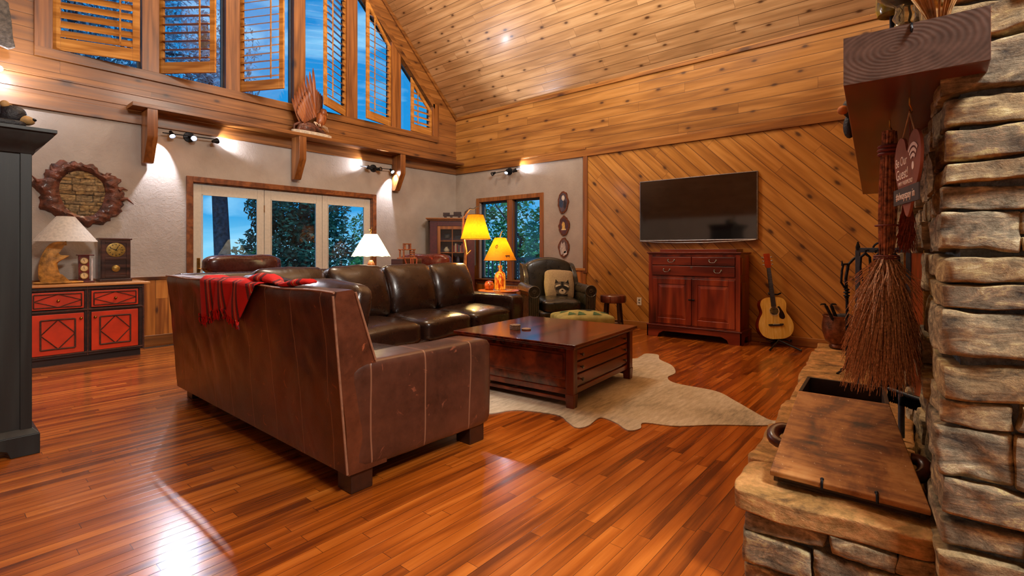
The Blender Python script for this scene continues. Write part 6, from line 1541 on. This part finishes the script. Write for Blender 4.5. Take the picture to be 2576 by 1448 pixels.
# ---------------------------------------------------------------- copper bucket and bellows
bp = D(2111, 872, 4.17); bc = Vector((bp.x, bp.y, HZ+.004))
cb = thing('copper_bucket', 'tall hammered copper bucket at the far end of the hearth', 'bucket', tuple(bc))
BMt = T(*bc)
MB(BMt).lathe([(.07, 0), (.075, .01), (.068, .03), (.10, .06), (.122, .13), (.125, .18), (.115, .25), (.118, .268), (.113, .268), (.108, .25), (.115, .18), (.09, .06), (.001, .04)], 30).build('bucket_body', flat('hammered_copper', (124, 80, 56), .35, .85, var=.3, scale=25, bump=.4, bscale=60), cb, smooth=60)
MB(BMt).tube([(.119*math.cos(a), .119*math.sin(a), .266) for a in [2*PI*k/30 for k in range(30)]], .005, 6, closed=True).build('rim', flat('hammered_copper', (124, 80, 56), .35, .85), cb, smooth=60)
bw = thing('iron_tongs', 'black iron log tongs with flared ends leaning out of the copper bucket', 'fire tool', tuple(bc+Vector((0, 0, .05))))
q0, q1 = D(2128, 868, 4.12), D(2084, 768, 4.10); q0.z = max(q0.z, HZ+.05)
rv = right
b = MB()
for s in (-1, 1): b.hexa([q0+rv*(s*.008-.010)+fwd*-.01, q0+rv*(s*.012+.012)+fwd*-.01, q0+rv*(s*.012+.012)+fwd*.01, q0+rv*(s*.008-.010)+fwd*.01, q1+rv*(s*.022-.010)+fwd*-.008, q1+rv*(s*.022+.010)+fwd*-.008, q1+rv*(s*.022+.010)+fwd*.008, q1+rv*(s*.022-.010)+fwd*.008])
for s in (-1, 1): b.tube([q1+rv*s*.022, q1+rv*s*.030+Vector((0, 0, .012)), q1+rv*s*.055+Vector((0, 0, .012)), q1+rv*s*.068+Vector((0, 0, .004))], [.008, .008, .006, .003], 6)
b.build('tongs_arm', M_iron, bw, smooth=50)
tag(MB().block(tuple(bc+Vector((.03, -.03, .262))), (.055, .05, .02), 6, 4, .006, 20).build('kindling_cloth', flat('dark_cloth', (44, 40, 42), .9), None, smooth=70), 'dark rumpled glove resting in the mouth of the copper bucket', 'glove')
# ---------------------------------------------------------------- iron tool rack
rk = thing('fire_tool_rack', 'grey iron frame rack for fire tools behind the twig broom', 'fire tool rack', (3.55, .24, HZ))
c0 = D(2158, 800, 2.95); c1 = D(2286, 800, 2.75)
def up(p, z): return Vector((p.x, p.y, z))
M_gi = flat('grey_iron_frame', (72, 78, 88), .5, .5, var=.15)
zt_ = 1.155
m = MB(); R_ = .009
ux = (up(c1, 0)-up(c0, 0)).normalized(); un = Vector((-ux.y, ux.x, 0))
def bar(mb, p, q_, w_=.012, d_=.006):
    ax_ = (q_-p).normalized(); s_ = ux if abs(ax_.z) > .5 else Vector((0, 0, 1))
    mb.hexa([p-s_*w_-un*d_, p+s_*w_-un*d_, p+s_*w_+un*d_, p-s_*w_+un*d_, q_-s_*w_-un*d_, q_+s_*w_-un*d_, q_+s_*w_+un*d_, q_-s_*w_+un*d_])
fz = HZ+.012
bar(m, up(c0, fz), up(c0, zt_)); bar(m, up(c1, fz), up(c1, zt_)); bar(m, up(c0, zt_), up(c1, zt_), .014); bar(m, up(c0, .50), up(c1, .50), .010)
m.build('frame', M_gi, rk, bevel=.002)
m = MB()
for c in (c0, c1): m.tube([up(c, fz-.006)-un*.07, up(c, fz), up(c, fz-.006)+un*.07], .008, 6)
m.build('foot', M_gi, rk)
m = MB(); m.tube([up(c0, zt_), up(c0, zt_+.02), up(c0, zt_+.05)], [.010, .012, .003], 6); m.build('spike', M_iron, rk); m = MB()
cm = (c0+c1)/2
m.tube([up(cm, zt_)+ux*(.045*math.cos(a))+Vector((0, 0, .035*math.sin(a)+.01)) for a in [PI*k/10 for k in range(11)]], .006, 6)
m.build('finial', M_iron, rk, smooth=60)
m = MB()
for f in (.22, .42, .62, .8): p = up(c0.lerp(c1, f), zt_)-un*.0; m.tube([p, p-un*.03, p-un*.04+Vector((0, 0, -.015)), p-un*.04], .004, 6)
m.build('hook', M_iron, rk)
def tool(f, kind, lab):
    p = up(c0.lerp(c1, f), zt_-.04)-un*.045; t = thing(kind, lab, 'fire tool', tuple(p), 0, 'fire tools hanging on the iron rack')
    m = MB()
    for s in (-1, 1):
        m.tube([p+Vector((0, 0, .02)), p+ux*s*.022+Vector((0, 0, .0)), p+ux*s*.026+Vector((0, 0, -.06)), p+ux*s*.014+Vector((0, 0, -.13)), p+Vector((0, 0, -.17))], [.008, .007, .007, .006, .006], 7)
    m.build('loop_grip', M_iron, t, smooth=60)
    m = MB(); m.tube([p+Vector((0, 0, -.17)), p+Vector((0, 0, -.62))], .006, 7)
    for z in (-.17, -.19, -.21): m.ball(p+Vector((0, 0, z)), (.012, .012, .007), 8, 6)
    m.build('shaft', M_iron, t, smooth=60); return p, t
p, t = tool(.22, 'fire_poker', 'black iron poker, left on the fire tool rack')
MB().tube([p+Vector((0, 0, -.62)), p+Vector((0, 0, -.68)), p+ux*.02+Vector((0, 0, -.66))], [.006, .004, .002], 6).build('point', M_iron, t)
p, t = tool(.50, 'fire_shovel', 'black iron shovel, middle of the fire tool rack')
MB().hexa([p+ux*-.045+Vector((0, 0, -.60)), p+ux*.045+Vector((0, 0, -.60)), p+ux*.045+un*.01+Vector((0, 0, -.60)), p+ux*-.045+un*.01+Vector((0, 0, -.60)), p+ux*-.05+Vector((0, 0, -.74)), p+ux*.05+Vector((0, 0, -.74)), p+ux*.05+un*.01+Vector((0, 0, -.74)), p+ux*-.05+un*.01+Vector((0, 0, -.74))]).build('blade', M_iron, t, bevel=.003)
p, t = tool(.78, 'hearth_brush', 'black bristled hearth brush, right on the fire tool rack')
m = MB(); rnd = random.Random(4)
for k in range(160):
    a = rnd.uniform(0, 2*PI); r = rnd.random()**.5; m.tube([p+ux*.03*r*math.cos(a)+un*.012*r*math.sin(a)+Vector((0, 0, -.60)), p+ux*.05*r*math.cos(a)+un*.02*r*math.sin(a)+Vector((0, 0, -.73))], .0016, 3)
o_ = m.build('bristles', M_black, t); o_['kind'] = 'stuff'
# free standing crane arm with loop
cr_ = thing('fireplace_crane', 'black wrought iron hook stand with loop and knops left of the rack', 'fire tool', tuple(up(D(2130, 800, 3.3), HZ)))
pc = D(2131, 800, 3.3); zc_ = lambda y: CH+(CY-y)/CF*3.3
X_ = lambda px: D(px, 800, 3.3)
m = MB(); m.tube([up(pc, HZ+.008), up(pc, zc_(760)), up(X_(2128), zc_(700)), up(X_(2134), zc_(665)), up(X_(2146), zc_(652)), up(X_(2160), zc_(642))], .009, 8)
m.tube([up(X_(2136), zc_(664)), up(X_(2122), zc_(664)), up(X_(2118), zc_(680)), up(X_(2116), zc_(710)), up(X_(2124), zc_(722)), up(X_(2128), zc_(726))], .007, 8)
m.tube([up(X_(2119), zc_(668)), up(X_(2118), zc_(655))], [.008, .002], 6)
for y, r in ((728, .017), (735, .020), (743, .020), (748, .014)): m.ball(up(X_(2130), zc_(y)), (r, r, .009), 10, 6)
m.build('shaft', M_iron, cr_, smooth=60)
m = MB()
for k in range(3): a = 2*PI*k/3+.5; m.tube([up(pc, HZ+.05), up(pc, HZ+.02)+Vector((.06*math.cos(a), .06*math.sin(a), 0)), up(pc, HZ+.008)+Vector((.09*math.cos(a), .09*math.sin(a), 0))], .007, 6)
m.build('foot', M_iron, cr_, smooth=60)
# whisk brush with black bristles lying behind the box
wb = thing('ash_brush', 'black bristled ash brush with grey handle leaning behind the slant box', 'brush', tuple(up(D(2290, 985, 2.35), HZ)))
h0, h1 = D(2236, 978, 2.20), D(2330, 990, 2.05)
h0.z = max(h0.z, HZ+.12); h1.z = h0.z-.01
m = MB(); rnd = random.Random(6)
for k in range(420):
    f = rnd.random(); p = h0.lerp(h1, f)+Vector((rnd.uniform(-.008, .008), rnd.uniform(-.008, .008), 0)); m.tube([p, p+Vector((rnd.uniform(-.010, .010), rnd.uniform(-.010, .010), -.05))], .0014, 3)
o_ = m.build('bristles', M_black, wb); o_['kind'] = 'stuff'
MB().tube([h0, h1], .011, 8).build('brush_back', M_black, wb, smooth=60)
hm_ = h0.lerp(h1, .35); MB().tube([hm_, Vector((hm_.x+.0, hm_.y, HZ+.01))], .012, 8).build('handle', M_gi, wb, smooth=60)
# ---------------------------------------------------------------- things on the mantel
M_gold = flat('green_gold_glass', (150, 140, 40), .15, coat=.6, var=.3)
def clear(name):
    k = NT(name, .05); k.b.inputs['Transmission Weight'].default_value = .85; k.b.inputs['IOR'].default_value = 1.45; k.col(lin((225, 225, 200))); return k.m
M_clr = clear('clear_pressed_glass')
gp_ = D(2275, 60, 1.52)
ol = thing('glass_lamp', 'clear pressed glass oil lamp standing on the mantel', 'lamp', (gp_.x, gp_.y, z1m+.001))
MB(T(gp_.x, gp_.y, z1m+.001)).lathe([(.085, 0), (.085, .008), (.075, .03), (.05, .06), (.028, .085), (.022, .10), (.030, .115), (.024, .13), (.022, .15), (.045, .165), (.07, .19), (.072, .22), (.05, .245), (.025, .255)], 14).build('glass_body', M_clr, ol, smooth=60)
MB(T(gp_.x, gp_.y, z1m+.256)).lathe([(.026, 0), (.03, .01), (.026, .03), (.032, .04)], 18).build('burner', M_brass, ol, smooth=60)
MB(T(gp_.x, gp_.y, z1m+.297)).lathe([(.030, 0), (.045, .06), (.030, .13), (.027, .20)], 18, cap=False).build('glass_chimney', M_glass, ol, smooth=60)
gc_ = D(2247, 45, 1.62)
cd = thing('candle_holder', 'slim dark metal candle holder with green gold glass cup on the mantel', 'candle holder', (gc_.x, gc_.y, z1m+.001))
MB(T(gc_.x, gc_.y, z1m+.001)).lathe([(.03, 0), (.028, .008), (.010, .014), (.010, .165)], 14).build('stem', M_iron, cd, smooth=50)
MB(T(gc_.x-.0, gc_.y+.0, z1m+.166)).lathe([(.02, 0), (.042, .006), (.048, .03), (.044, .08)], 20).build('glass_cup', M_gold, cd, smooth=60)
bs = D(2190, 20, 1.85)
bk_ = thing('wicker_basket', 'dark brown wicker basket on the mantel behind the candle holder', 'basket', (bs.x, bs.y, z1m+.001))
m = MB(T(bs.x+.25, bs.y+.0, z1m+.001))
for k in range(9):
    r = .05+.05*math.sin(min(1, k/5)*PI/2); m.tube([(r*1.0*math.cos(a)+.002*math.sin(a*12+k), r*.8*math.sin(a), .012+k*.022+.003*math.sin(a*12+k*3)) for a in [2*PI*q_/36 for q_ in range(36)]], .011, 6, closed=True)
m.build('woven_body', flat('dark_wicker', (92, 52, 24), .7, var=.4, scale=60), bk_, smooth=60)
dh = D(2362, 30, 1.33)
dhk = thing('dried_husks', 'bundle of dried corn husks and twigs on the mantel beside the glass lamp', 'dried plant', (dh.x, dh.y, z1m+.001))
m = MB(); rnd = random.Random(8)
for k in range(46):
    a = rnd.uniform(0, 2*PI); p = Vector((dh.x+.015*math.cos(a), dh.y+.012*math.sin(a), z1m+.004)); d_ = Vector((math.cos(a)*.5, math.sin(a)*.35, 1.6)).normalized(); s_ = d_.cross(Vector((rnd.uniform(-1, 1), rnd.uniform(-1, 1), .1))).normalized()
    L = rnd.uniform(.14, .26); w_ = rnd.uniform(.004, .012); vs = []; fs = []
    for j in range(6):
        q_ = j/5; c = p+d_*L*q_+Vector((math.cos(a), math.sin(a), 0))*.05*q_*q_; w2 = w_*math.sin(PI*(q_*.85+.1)); vs += [c-s_*w2, c+s_*w2]
    for j in range(5): fs.append((2*j, 2*j+1, 2*j+3, 2*j+2))
    m.add(vs, fs)
o_ = m.build('husk_blades', flat('dry_husk', (176, 132, 78), .8, var=.3), dhk); sm_ = o_.modifiers.new('s', 'SOLIDIFY'); sm_.thickness = .0015
# bear ornament hanging on the mantel front
bo = thing('bear_ornament', 'small black bear ornament with tan muzzle hung on the front of the mantel', 'ornament', tuple(D(2140, 290, 2.6)))
bq = D(2136, 272, 2.45)
bq.y += .0
MB(T(*bq)).ball((0, 0, 0), (.035, .03, .045)).ball((.02, -.0, -.085), (.03, .028, .06)).build('body', M_fur, bo, smooth=180)
mz = MB(T(*bq)); mz.ball((-.030, .022, -.012), (.030, .024, .022)); mz.build('muzzle', flat('orange_tan', (200, 120, 50), .6), bo, smooth=180)
MB().tube([bq+Vector((0, 0, .03)), bq+Vector((.0, -.03, .12)), Vector((bq.x, .255, 1.70))], .002, 5).build('hanging_cord', M_str, bo)
